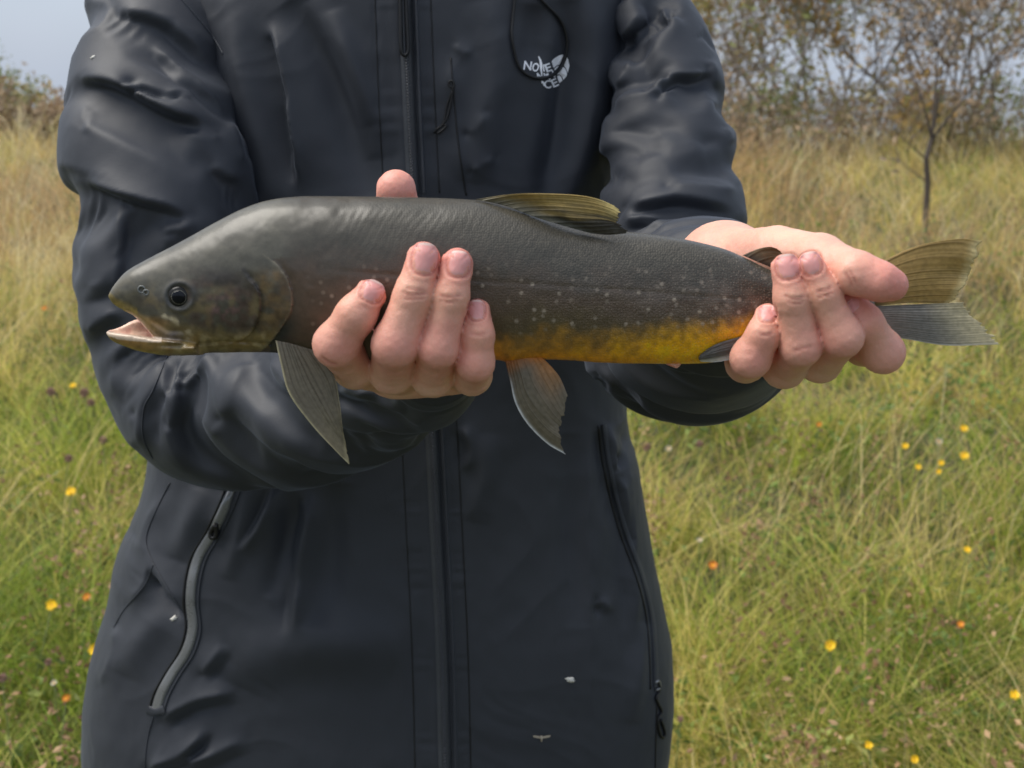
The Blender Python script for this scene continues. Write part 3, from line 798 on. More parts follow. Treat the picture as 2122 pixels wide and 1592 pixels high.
def fish_mat():
    m, N, L, B = material('fish_skin')
    a = N.new('ShaderNodeAttribute'); a.attribute_name = 'Col'
    uv = N.new('ShaderNodeAttribute'); uv.attribute_name = 'fuv'
    def math_(op, x, y=None, clamp=False):
        n = N.new('ShaderNodeMath'); n.operation = op; n.use_clamp = clamp
        for i, q in enumerate((x, y)):
            if q is None: continue
            if isinstance(q, (int, float)): n.inputs[i].default_value = q
            else: L.new(q, n.inputs[i])
        return n.outputs[0]
    sep = N.new('ShaderNodeSeparateXYZ'); L.new(uv.outputs['Vector'], sep.inputs[0])
    u, v = sep.outputs[0], sep.outputs[1]
    def vor(scale, feature='F1', rnd=1.0):
        t = N.new('ShaderNodeTexVoronoi'); t.feature = feature; t.voronoi_dimensions = '2D'
        t.inputs['Scale'].default_value = scale; t.inputs['Randomness'].default_value = rnd
        L.new(uv.outputs['Vector'], t.inputs['Vector']); return t
    # pale round spots on the flank
    sp = vor(3.7)
    r = N.new('ShaderNodeMapRange'); r.interpolation_type = 'SMOOTHSTEP'
    r.inputs[1].default_value = .24; r.inputs[2].default_value = .06; r.inputs[3].default_value = 0; r.inputs[4].default_value = 1
    L.new(sp.outputs['Distance'], r.inputs[0])
    sc = N.new('ShaderNodeSeparateColor'); L.new(sp.outputs['Color'], sc.inputs[0])
    pick = math_('GREATER_THAN', sc.outputs[0], .40)
    zone = math_('MULTIPLY', math_('SUBTRACT', u, 6.2, True), math_('MULTIPLY', math_('SUBTRACT', v, 5.35), 1.6, True))
    zone = math_('MULTIPLY', zone, math_('MULTIPLY', math_('SUBTRACT', 7.0, v), 4.0, True), True)
    spot = math_('MULTIPLY', math_('MULTIPLY', r.outputs[0], pick), math_('MULTIPLY', zone, math_('ADD', math_('MULTIPLY', sc.outputs[1], .5), .22)))
    # fine pale flecks on each scale
    fl = vor(19.0)
    r2 = N.new('ShaderNodeMapRange'); r2.interpolation_type = 'SMOOTHSTEP'
    r2.inputs[1].default_value = .34; r2.inputs[2].default_value = .1; r2.inputs[3].default_value = 0; r2.inputs[4].default_value = 1
    L.new(fl.outputs['Distance'], r2.inputs[0])
    s3 = N.new('ShaderNodeSeparateColor'); L.new(fl.outputs['Color'], s3.inputs[0])
    fz = math_('MULTIPLY', math_('MULTIPLY', math_('SUBTRACT', u, 8.4), .13, True), math_('MULTIPLY', math_('SUBTRACT', v, 4.7), .8, True))
    fleck = math_('MULTIPLY', math_('MULTIPLY', r2.outputs[0], math_('POWER', s3.outputs[0], 2.0)), math_('MULTIPLY', fz, .55))
    mx = N.new('ShaderNodeMixRGB'); mx.inputs[2].default_value = (*lin(176, 162, 144), 1)
    L.new(math_('MAXIMUM', spot, fleck, True), mx.inputs[0]); L.new(a.outputs['Color'], mx.inputs[1])
    # skin mottling
    no = N.new('ShaderNodeTexNoise'); no.inputs['Scale'].default_value = 6; no.inputs['Detail'].default_value = 8
    no.inputs['Roughness'].default_value = .65; L.new(uv.outputs['Vector'], no.inputs['Vector'])
    mr = N.new('ShaderNodeMapRange'); mr.inputs[1].default_value = .3; mr.inputs[2].default_value = .7
    mr.inputs[3].default_value = .80; mr.inputs[4].default_value = 1.2; L.new(no.outputs['Fac'], mr.inputs[0])
    x = N.new('ShaderNodeVectorMath'); x.operation = 'SCALE'; L.new(mx.outputs[0], x.inputs[0]); L.new(mr.outputs[0], x.inputs['Scale'])
    L.new(x.outputs[0], B.inputs['Base Color'])
    # scales: bump, only behind the head
    sb = vor(20, 'F1', .75)
    body = math_('MULTIPLY', math_('SUBTRACT', u, 5.9), .16, True)
    b1 = N.new('ShaderNodeBump'); b1.inputs['Distance'].default_value = .0009
    L.new(math_('MULTIPLY', body, .34), b1.inputs['Strength']); L.new(sb.outputs['Distance'], b1.inputs['Height']); b1.invert = True
    b2 = N.new('ShaderNodeBump'); b2.inputs['Strength'].default_value = .08; b2.inputs['Distance'].default_value = .0008
    L.new(no.outputs['Fac'], b2.inputs['Height']); L.new(b1.outputs[0], b2.inputs['Normal']); L.new(b2.outputs[0], B.inputs['Normal'])
    B.inputs['Roughness'].default_value = .50; B.inputs['Specular IOR Level'].default_value = .38
    B.inputs['Coat Weight'].default_value = .45; B.inputs['Coat Roughness'].default_value = .26
    return m

def coons(R, D, E0, E1, na, nb):
    """patch between root R, far edge D, leading edge E0 and trailing edge E1 (pixel polylines + depth)"""
    R, D, E0, E1 = spline(R, na), spline(D, na), spline(E0, nb), spline(E1, nb)
    a = np.linspace(0, 1, na)[:, None, None]; b = np.linspace(0, 1, nb)[None, :, None]
    S = (1-b)*R[:, None] + b*D[:, None] + (1-a)*E0[None] + a*E1[None]
    S -= (1-a)*(1-b)*R[0] + a*(1-b)*R[-1] + (1-a)*b*D[0] + a*b*D[-1]
    return S, a[..., 0], b[..., 0]
def fin(name, root, R, D, E0, E1, mat, colfn, rays=18, na=130, nb=60, ridge=.0005, thick=.0011, jag=6, cup=.0, seed=0):
    S, a, b = coons(R, D, E0, E1, na, nb)
    a = np.broadcast_to(a, S.shape[:2]); b = np.broadcast_to(b, S.shape[:2])
    # torn, uneven margin
    dirv = S[:, -1, :2] - S[:, -4, :2]; dirv = dirv / (np.linalg.norm(dirv, axis=1, keepdims=True) + 1e-9)
    j = jag * (noise(a[:, 0] * rays * 1.1, 0, seed=seed) + .7 * noise(a[:, 0] * rays * 3, 1, seed=seed + 5))
    S[..., :2] += (b ** 6)[..., None] * (dirv * j[:, None])[:, None, :]
    fan = a * rays + .35 * np.sin(b * 2.2 + a * 5) + .55 * noise(a * rays * .6, .3 * b, seed=seed + 9)
    ph = np.abs((fan % 1.0) - .5) * 2
    rg = np.exp(-((1 - ph) / .24) ** 2) * (1 - .6 * b) * (.65 + .5 * noise(a * rays, b * 1.5, seed=seed + 3)) + .12 * np.sin(fan * 6 * np.pi) * b
    yo = -ridge * rg - cup * np.sin(np.pi * a) * b + .0012 * noise(a * 4, b * 3, seed=seed + 2) * b
    front = P(S[..., 0], S[..., 1], S[..., 2] + yo)
    th = thick * (1 - .75 * b) * (1 - .6 * (2 * a - 1) ** 4) + .0002
    back = front + np.stack([np.zeros_like(th), th, np.zeros_like(th)], -1)
    V = np.vstack([front.reshape(-1, 3), back.reshape(-1, 3)])
    q = grid_faces(na, nb); q2 = q[:, ::-1] + na * nb
    rim = np.r_[np.arange(na) * nb, (na-1) * nb + np.arange(1, nb), (np.arange(na-2, -1, -1)) * nb + nb - 1, np.arange(nb-2, 0, -1)]
    nx = np.roll(rim, -1); q3 = np.stack([rim, nx, nx + na * nb, rim + na * nb], 1)
    c = colfn(a.ravel(), b.ravel(), rg.ravel(), S[..., 0].ravel(), S[..., 1].ravel())
    c = c * (1 + .16 * noise(S[..., 0].ravel() / 5, S[..., 1].ravel() / 5, seed=seed))[:, None]
    c = np.clip(c * 1.4, 0, .85)
    return mk(name, V, [q, q2, q3], mat, root, np.vstack([c, c]))

def build_fins(root, body):
    fm = colored('fin_membrane', .45, .4, translucent=.22, var=.12, scale=500, bump=.2)
    def base(n, c): return np.tile(lin(*c), (n, 1))
    def y_at(px, py, dflt=YF):
        q = hit([body], px, py); return float(q[1][1]) if q else dflt
    Y0 = y_at(590, 700) - .001
    def cp(a, b, r, u, v):
        c = mixc(base(len(a), (100, 94, 80)), lin(56, 54, 48), np.clip(r, 0, 1) * .75)
        c = mixc(c, lin(120, 112, 84), smooth(.5, 1, b) * .5)
        return mixc(c, lin(166, 158, 126), np.exp(-(a / .035) ** 2) + .7 * smooth(.93, 1, b) + .6 * smooth(.96, 1, a) * smooth(.35, .6, b))
    fin('pectoral_fin', root, [(571,706,Y0), (600,712,Y0-.001), (648,726,Y0-.001)], [(724,963,Y0-.006), (718,930,Y0-.005), (710,890,Y0-.004)],
        [(571,706,Y0), (581,752,Y0-.003), (599,816,Y0-.006), (646,881,Y0-.007), (695,934,Y0-.007), (724,963,Y0-.006)],
        [(648,726,Y0-.001), (690,775,Y0-.001), (703,830,Y0-.002), (710,890,Y0-.004)], fm, cp, rays=12, jag=3, seed=1)
    Y1 = YF - .010
    def cv(a, b, r, u, v):
        c = mixc(base(len(a), (106, 98, 82)), lin(70, 66, 56), np.clip(r, 0, 1) * .5)
        c = mixc(c, lin(190, 128, 60), smooth(.45, 1, a) * smooth(.95, .2, b) * .62)
        c = mixc(c, lin(196, 118, 30), smooth(.2, 0, b) * .5)
        return mixc(c, lin(206, 208, 208), np.exp(-(a / .05) ** 2) * smooth(.1, .3, b))
    fin('pelvic_fin', root, [(1046,744,Y1), (1080,738,Y1-.002), (1120,738,Y1)], [(1170,941,Y1-.003), (1160,915,Y1-.003), (1164,868,Y1-.003), (1177,822,Y1-.003)],
        [(1046,744,Y1), (1057,790,Y1-.004), (1068,836,Y1-.005), (1093,879,Y1-.005), (1133,919,Y1-.004), (1170,941,Y1-.003)],
        [(1120,738,Y1), (1145,763,Y1-.002), (1162,786,Y1-.003), (1177,822,Y1-.003)], fm, cv, rays=10, jag=4, seed=2, cup=.003)
    Y2 = y_at(1150, 470) - .001
    def cd(a, b, r, u, v):
        c = mixc(base(len(a), (150, 128, 74)), lin(60, 56, 46), smooth(.15, .75, a + .18 * noise(b * 5, a * 14)))
        c = mixc(c, lin(46, 46, 42), np.clip(r, 0, 1) * .7)
        c = mixc(c, lin(84, 84, 74), smooth(.35, 0, b) * .8)
        return mixc(c, lin(188, 172, 116), smooth(.78, 1, b) * smooth(.65, .1, a))
    fin('dorsal_fin', root, [(985,414,YF-.004), (1040,424,Y2+.006), (1100,447,Y2+.002), (1160,466,Y2), (1225,484,Y2)],
        [(1276,428,Y2-.002), (1284,446,Y2-.003), (1276,458,Y2-.003), (1290,470,Y2-.003), (1298,484,Y2-.002)],
        [(985,414,YF-.004), (1040,405,YF-.006), (1100,401,Y2), (1190,404,Y2-.002), (1240,413,Y2-.002), (1276,428,Y2-.002)],
        [(1225,484,Y2), (1260,487,Y2-.001), (1298,484,Y2-.002)], fm, cd, rays=11, jag=5, seed=3, ridge=.0008)
    def cu(a, b, r, u, v):
        c = mixc(base(len(a), (150, 126, 74)), lin(64, 50, 32), np.clip(r, 0, 1) * .75 * smooth(1, .8, b))
        c = mixc(c, lin(84, 80, 66), smooth(.4, .05, b) * .8)
        return mixc(c, lin(190, 176, 128), smooth(.9, 1, b) * .85)
    fin('tail_fin', root, [(1770,592,YF), (1775,620,YF-.002), (1780,640,YF)], [(2032,499,YF), (2018,540,YF), (1998,590,YF), (1972,630,YF)],
        [(1770,592,YF), (1826,545,YF), (1905,509,YF), (1985,495,YF), (2032,499,YF)], [(1780,640,YF), (1880,628,YF-.001), (1972,630,YF)], fm, cu,
        rays=8, na=160, jag=6, seed=4, ridge=.0004)
    def cl(a, b, r, u, v):
        c = mixc(base(len(a), (120, 118, 112)), lin(78, 78, 76), np.clip(r, 0, 1) * .5)
        c = mixc(c, lin(84, 84, 82), smooth(.25, 0, a) * .6)
        c = mixc(c, lin(206, 194, 156), smooth(.55, 1, b) * .75)
        return mixc(c, lin(186, 184, 176), smooth(.94, 1, a) * .6)
    fin('tail_fin', root, [(1776,636,YF-.0015), (1775,665,YF-.002), (1772,694,YF-.001)], [(1990,627,YF-.002), (2030,668,YF-.002), (2068,712,YF-.002)],
        [(1776,636,YF-.0015), (1880,632,YF-.003), (1990,627,YF-.002)], [(1772,694,YF-.001), (1870,702,YF-.001), (1960,716,YF-.001), (2068,714,YF-.002)], fm, cl,
        rays=16, na=160, jag=6, seed=5, ridge=.0003)
    def ca(a, b, r, u, v): return mixc(base(len(a), (104, 84, 58)), lin(66, 56, 44), smooth(.5, 0, b))
    fin('adipose_fin', root, [(1540,530,YF), (1575,545,YF-.001), (1625,566,YF)], [(1612,516,YF), (1622,530,YF), (1626,548,YF)],
        [(1540,530,YF), (1570,517,YF), (1595,512,YF), (1612,516,YF)], [(1625,566,YF), (1628,556,YF), (1626,548,YF)], fm, ca, rays=5, na=50, nb=30, jag=2, seed=6, thick=.003)
    Y3 = y_at(1490, 725) - .001
    def cn(a, b, r, u, v):
        c = mixc(base(len(a), (92, 90, 86)), lin(58, 56, 54), np.clip(r, 0, 1) * .6)
        return mixc(c, lin(206, 204, 200), smooth(.62, .95, a))
    fin('anal_fin', root, [(1452,735,Y3), (1448,743,Y3), (1452,750,Y3+.003)], [(1572,690,Y3-.001), (1580,705,Y3-.001), (1586,720,Y3)],
        [(1452,735,Y3), (1480,716,Y3-.002), (1520,702,Y3-.002), (1572,690,Y3-.001)], [(1452,750,Y3+.003), (1490,750,Y3), (1540,738,Y3), (1586,720,Y3)], fm, cn, rays=6, na=50, nb=50, jag=2, seed=7)
    # small pale vent flap under the belly
    Yv = YF - .004
    def cvn(a, b, r, u, v): return base(len(a), (206, 164, 140))
    fin('vent_flap', root, [(1372,750,Yv), (1392,750,Yv), (1412,750,Yv)], [(1392,760,Yv-.001), (1402,763,Yv-.001), (1408,760,Yv-.001)],
        [(1372,750,Yv), (1382,756,Yv), (1392,760,Yv-.001)], [(1412,750,Yv), (1411,756,Yv), (1408,760,Yv-.001)], fm, cvn, rays=2, na=20, nb=14, jag=1, seed=8, thick=.003)
# ------------------------------------------------------------------ the person's body: one skin, two hands on the fish
def hand_field(lo, hi, chains, h=.0010, palm=()):
    fd = Field(lo, hi, h)
    for a, b, k in palm: fd.cone(a[0], b[0], a[1], b[1], k)
    for ch in chains:
        g = Field(lo, hi, h) if False else None
        loc = Field.__new__(Field); loc.o, loc.h, loc.n = fd.o, fd.h, fd.n
        loc.F = np.full(fd.n, 1.0, np.float32)
        loc.chain(ch[0], .004)
        k = ch[1]
        f, q = fd.F, loc.F
        hh = np.maximum(k - np.abs(f - q), 0) / k
        fd.F = np.minimum(f, q) - hh * hh * k * .25
    return fd.mesh()

# finger joints: (px, py, distance, radius in px), tip first
HA = {  # hand under the shoulder of the fish
 'index':  [(767,611,.586,33),(738,653,.584,41),(697,714,.588,48),(735,760,.617,45),(800,772,.655,44)],
 'middle': [(878,535,.587,35),(857,612,.583,40),(819,714,.582,49),(812,770,.612,46),(835,775,.655,46)],
 'ring':   [(948,546,.588,33),(934,616,.584,37),(908,722,.583,42),(896,778,.612,44),(895,775,.655,46)],
 'pinky':  [(989,646,.592,28),(990,694,.587,33),(985,752,.588,39),(978,778,.614,40),(958,770,.655,44)],
 'thumb':  [(821,393,.660,41),(824,440,.668,45),(835,540,.684,50),(860,660,.690,56)],
}
HB = {  # hand round the tail
 'pinky':  [(1590,655,.598,27),(1582,694,.594,34),(1556,742,.597,42),(1545,752,.625,40),(1560,720,.655,42)],
 'ring':   [(1627,556,.591,30),(1641,620,.588,36),(1661,718,.590,42),(1625,760,.622,44),(1600,715,.655,46)],
 'middle': [(1679,549,.588,28),(1707,610,.586,33),(1746,698,.587,43),(1700,750,.622,42),(1660,690,.655,46)],
 'index':  [(1766,626,.596,27),(1792,668,.594,36),(1830,730,.600,44),(1790,715,.632,42),(1715,640,.655,48)],
 'thumb':  [(1848,591,.583,34),(1822,583,.582,39),(1776,567,.586,44),(1700,538,.614,51),(1610,528,.645,60)],
}
CREASES = [  # knuckle lines: (points, half width px, depth m)
 ([(826,604),(855,611),(892,606)],4,.00035), ([(832,616),(858,620),(885,617)],3,.0003), ([(838,596),(862,600),(884,597)],3,.0002),
 ([(905,610),(930,616),(962,611)],3.5,.0003), ([(908,622),(932,626),(955,621)],3,.00025),
 ([(665,738),(682,752),(703,758)],3,.0003), ([(1622,612),(1650,620),(1672,612)],3.5,.00035), ([(1628,624),(1652,629),(1670,623)],3,.0003),
 ([(1688,605),(1710,602),(1728,592)],3.5,.0003), ([(1690,616),(1712,612),(1730,603)],3,.00025),
 ([(1640,728),(1665,722),(1688,716)],3,.0002), ([(1748,560),(1760,580),(1768,600)],4,.0003), ([(1757,556),(1768,574),(1776,592)],3,.0002),
 ([(1568,690),(1585,694),(1606,690)],3,.00025), ([(970,690),(990,694),(1010,690)],3,.0002)]
def skin_finish(V, Q, tips, knuckles):
    N = vnormals(V, Q); u, v = proj(V)
    front = smooth(-.1, .35, -N[:, 1])
    d = .00016 * fbm(V[:, 0] * 420, V[:, 1] * 420, V[:, 2] * 420, 3)
    for pts, w, a in CREASES:
        ln = spline(pts, 12)
        m = (np.abs(u - ln[:, 0].mean()) < 70) & (np.abs(v - ln[:, 1].mean()) < 50)
        if not m.any(): continue
        ds, _, al = poly_dist(u[m], v[m], ln)
        d[m] -= 2.0 * a * np.exp(-(ds / w) ** 2) * smooth(0, .2, al) * smooth(1, .8, al) * front[m]
    groove = np.zeros(len(V)); crs = np.zeros(len(V))
    for cx, cy, dr, ln, wd in NAILS[:-1]:
        dr = np.array(dr) / np.hypot(*dr); m = (np.abs(u - cx) < 60) & (np.abs(v - cy) < 60) & (front > 0)
        b = ((u[m] - cx) * dr[0] + (v[m] - cy) * dr[1]) / (ln * .53); a = ((u[m] - cx) * -dr[1] + (v[m] - cy) * dr[0]) / (wd * .54)
        rr = (np.abs(a) ** 2.6 + np.abs(b) ** 2.6) ** (1 / 2.6)
        d[m] += -.0005 * np.exp(-((rr - 1.03) / .09) ** 2) + .00035 * np.exp(-((rr - 1.28) / .14) ** 2) * (b < .6)
        groove[m] = np.maximum(groove[m], np.exp(-((rr - 1.04) / .10) ** 2))
    for pts, w, a in CREASES:
        lnn = spline(pts, 12); m = (np.abs(u - lnn[:, 0].mean()) < 70) & (np.abs(v - lnn[:, 1].mean()) < 50) & (front > 0)
        if m.any():
            ds, _, al = poly_dist(u[m], v[m], lnn); crs[m] = np.maximum(crs[m], np.exp(-(ds / w) ** 2) * smooth(0, .2, al) * smooth(1, .8, al))
    V = V + N * d[:, None]
    c = np.tile(lin(232, 184, 160), (len(V), 1))
    n1 = fbm(V[:, 0] * 70, V[:, 1] * 70, V[:, 2] * 70, 7)
    c = mixc(c, lin(218, 152, 136), np.clip(.35 + .7 * n1, 0, 1) * .6)
    for (px, py, Y, r), amt in tips:
        e = P(px, py, Y); dd = np.linalg.norm(V - e, axis=1) / (mpp(px, py, Y) * r)
        c = mixc(c, lin(222, 134, 124), np.exp(-(dd / 1.7) ** 2) * amt)
    for (px, py, Y, r) in knuckles:
        e = P(px, py, Y); dd = np.linalg.norm(V - e, axis=1) / (mpp(px, py, Y) * r)
        c = mixc(c, lin(206, 148, 118), np.exp(-(dd / 1.3) ** 2) * .5)
    c = mixc(c, lin(176, 96, 84), np.clip(groove * .65 + crs * .45, 0, 1))
    return V, np.clip(c, 0, 1)

def build_hands():
    out = []
    for H, wrist, lo, hi, fore in (
        (HA, (880,715,.700,62), P(600, 900, .55), P(1120, 335, .55), (800,790,.80,120)),
        (HB, (1500,560,.700,78), P(1395, 860, .55), P(1930, 430, .55), (1400,640,.86,110))):
        lo = np.array([min(lo[0], P(600 if H is HA else 1395, 900, .72)[0]), .560, P(1000, 900, .72)[2]])
        hi = np.array([P(1120 if H is HA else 1930, 335, .72)[0], .74, P(1000, 335 if H is HA else 400, .72)[2]])
        ch = []
        for nm, pts in H.items():
            pts = [(x, y, Y, r * ((.98, .98, .95, .98, 1)[i] if nm != 'thumb' else 1)) for i, (x, y, Y, r) in enumerate(pts)]
            ch.append(([J(*p) for p in pts], .010 if nm == 'thumb' and H is HA else .0006))
        W = J(*wrist)
        palm = [(J(*H[f][-1]), W, .012) for f in H]
        V, Q = hand_field(lo, hi, ch, .00100, palm)
        tips = [(H[f][0], .75) for f in H] + [(H[f][2], .45) for f in H if f != 'thumb'] + ([(H['thumb'][1], .6)] if H is HB else [])
        V, c = skin_finish(V, Q, tips, [H[f][1] for f in H if f != 'thumb'])
        out.append((V, Q, c, wrist, fore))
    return out

NAILS = [  # centre px, direction of the fingertip (px), length px, width px
 (772,604,(.42,-.9),44,44), (880,536,(.1,-1),62,50), (950,547,(.08,-1),52,46), (988,643,(.02,-1),40,34),
 (1591,650,(.0,-1),34,34), (1632,553,(-.16,-1),50,46), (1681,546,(-.28,-1),46,42), (1766,634,(-.6,-.75),24,36)]
def build_nails(body):
    nm, N, L, B = material('fingernail')
    at = N.new('ShaderNodeAttribute'); at.attribute_name = 'Col'; L.new(at.outputs['Color'], B.inputs['Base Color'])
    B.inputs['Roughness'].default_value = .42; B.inputs['Specular IOR Level'].default_value = .4; B.inputs['Subsurface Weight'].default_value = .15
    B.inputs['Subsurface Radius'].default_value = (1, .4, .3); B.inputs['Subsurface Scale'].default_value = .003
    for cx, cy, d, ln, wd in NAILS:
        d = np.array(d) / np.hypot(*d); nrm = np.array([-d[1], d[0]])
        na, nb = 19, 21
        V = []; C = []
        for i in range(nb):
            b = -1 + 2 * i / (nb - 1)
            for j in range(na):
                a = -1 + 2 * j / (na - 1)
                # squircle outline, flatter at the free edge
                rr = (abs(a) ** 2.6 + abs(b) ** 2.6) ** (1 / 2.6) if (a or b) else 0
                mx = max(abs(a), abs(b)); s = mx / rr if rr > 1e-6 else 1
                aa, bb = a * s, b * s
                p = np.array([cx, cy]) + nrm * aa * wd * .54 + d * bb * ln * .53
                q = hit([body], *p)
                if q is None: q = (0, V[-1] if V else P(cx, cy, .59), None)
                w = q[1].copy()
                if j == 0 and i == 0: c0 = hit([body], cx, cy)[1][1]
                if w[1] > c0 + .0035: w = P(p[0], p[1], c0 + .0035)
                w[1] -= .00045 * (1 - mx ** 6) - .00012
                V.append(w)
                t = smooth(.78, .95, np.array(bb)); lun = smooth(-.55, -.9, np.array(bb))
                c = lin(226, 160, 154) * (1 - t) + lin(236, 210, 198) * t
                C.append(c * (1 - lun * .5) + lin(226, 186, 178) * lun * .5)
        V = np.array(V)
        # even out the ray-cast skin so the plate is a clean curve
        G = V.reshape(nb, na, 3)
        for _ in range(4):
            Y = G[..., 1].copy(); Y[1:-1, 1:-1] = (Y[:-2, 1:-1] + Y[2:, 1:-1] + Y[1:-1, :-2] + Y[1:-1, 2:]) / 4; G[..., 1] = Y
        mk('fingernail', G.reshape(-1, 3), [grid_faces(nb, na)[:, ::-1]], nm, body, np.array(C))
# ------------------------------------------------------------------ the person: jacket with worn-in folds, body inside, legs on the ground
PX, PY = float(P(800, 900, 1.13)[0]), 1.13
# folds: (points, crest reach px on the soft side, px on the steep side, height m, steep side: +1 = right of travel)
F_A = [
 ([(215,30),(297,48),(346,72),(392,115),(438,160)], 16, 12, -.0030, 1),
 ([(240,18),(300,30),(350,48),(400,90),(440,135)], 22, 9, .0042, 1),
 ([(311,88),(332,113),(374,155),(417,186),(473,243)], 24, 7, .0046, 1),
 ([(153,170),(198,160),(241,168),(297,196),(353,226),(402,248),(445,264)], 30, 9, .0075, 1),
 
 ([(269,170),(300,178),(345,192),(392,190)], 14, 7, .0028, 1),
 ([(330,205),(370,208),(400,196)], 10, 7, .0026, 1),
 ([(198,283),(216,300),(240,306),(266,305),(325,327),(381,338),(434,343)], 8, 20, .0058, -1),
 
 ([(139,290),(153,318),(177,332),(220,336),(255,324),(269,306)], 7, 22, .0062, -1),
 ([(174,362),(206,378),(255,398),(311,417),(357,430),(402,452)], 26, 8, .0068, 1),
 
 ([(253,412),(252,450),(251,492),(246,559),(240,640)], 22, 8, .0042, -1),
 ([(402,450),(390,466),(360,476),(330,474)], 9, 9, .0034, 1),
 
 ([(452,272),(440,288),(415,290),(380,276)], 8, 8, .0030, 1),
 ([(360,476),(346,500),(330,530)], 10, 7, .0026, 1),
 ([(182,215),(176,245),(172,265)], 7, 6, .0022, 1), ([(196,228),(186,262),(178,282)], 7, 6, .0022, 1),
 ([(470,250),(490,300),(505,350)], 18, 9, .0040, -1), ([(434,343),(470,360),(505,368)], 14, 8, .0034, 1),
 
 ([(175,600),(215,585),(260,520)], 20, 14, .0024, 1), ([(180,690),(215,660),(250,640)], 14, 12, .0030, 1),
 # forearm, drawn folds below the fish's jaw
 ([(252,700),(246,740),(240,790),(239,830)], 7, 9, .0036, 1), ([(262,735),(275,745),(300,720)], 8, 7, .0028, 1),
 ([(311,728),(296,760),(280,780),(257,822)], 7, 10, .0036, 1), 
 ([(346,728),(335,770),(317,809),(298,846),(294,904),(312,948)], 7, 14, .0046, -1),
 
 ([(349,750),(347,800),(349,840),(352,883)], 8, 9, .0040, 1),
 ([(388,728),(372,790),(361,845),(352,883),(365,925),(386,970),(389,1001)], 9, 16, .0050, -1),
 ([(330,840),(325,900),(350,960)], 20, 20, -.0060, 1), 
 ([(444,728),(404,780),(370,806)], 14, 7, .0038, 1),
 ([(454,740),(455,812),(465,848),(478,835),(497,777),(508,738)], 10, 10, .0036, 1),
 ([(402,843),(430,872),(449,897),(458,866)], 9, 9, .0028, 1), ([(510,757),(549,800),(600,832)], 20, 20, -.0046, 1),
 ([(560,745),(600,790),(640,812)], 26, 14, .0036, 1), ([(700,800),(740,815),(790,812)], 14, 10, .0028, 1),
 ([(280,850),(276,890),(290,930)], 12, 9, .0030, 1), ([(430,900),(520,905),(600,880)], 30, 20, .0030, 1)]
F_B = [
 ([(1467,138),(1441,155),(1392,162),(1363,180),(1337,196)], 22, 8, .0056, -1),
 ([(1265,219),(1311,206),(1350,199),(1389,196),(1409,180)], 9, 14, .0046, -1),
 
 ([(1350,209),(1376,229),(1428,245),(1474,253),(1507,250)], 7, 24, .0050, -1),
 
 ([(1311,268),(1360,287),(1409,307),(1441,327),(1507,340)], 26, 26, .0042, 1), ([(1330,320),(1380,335),(1440,360)], 26, 26, -.0026, 1),
 ([(1379,387),(1425,392),(1490,397),(1533,383)], 10, 16, .0046, -1),
 ([(1291,433),(1343,420),(1399,411),(1474,421),(1533,434)], 20, 8, .0054, 1),
 
 ([(1281,116),(1311,80),(1350,39),(1378,14)], 13, 13, -.0060, 1), ([(1290,80),(1310,52),(1330,22)], 16, 9, .0036, 1),
 ([(1317,133),(1298,150),(1278,186)], 12, 9, .0040, 1),
 ([(1369,16),(1376,34),(1392,50),(1412,40)], 6, 9, .0048, -1), ([(1408,36),(1392,62),(1356,86),(1330,100)], 14, 7, .0046, 1),
 ([(1450,186),(1462,210),(1484,226)], 8, 9, .0034, -1), ([(1468,120),(1478,150),(1482,190)], 9, 9, .0030, 1),
 ([(1498,262),(1510,285),(1520,300)], 9, 7, .0026, 1), ([(1265,230),(1262,260),(1248,330)], 20, 9, .0034, 1),
 ([(1300,380),(1340,372),(1400,376)], 30, 20, .0024, 1), ([(1290,460),(1340,452),(1380,452)], 14, 9, .0034, 1),
 ([(1190,770),(1240,765),(1270,790),(1260,820)], 14, 10, .0030, 1), ([(1200,800),(1230,790),(1245,770)], 10, 8, .0026, 1)]
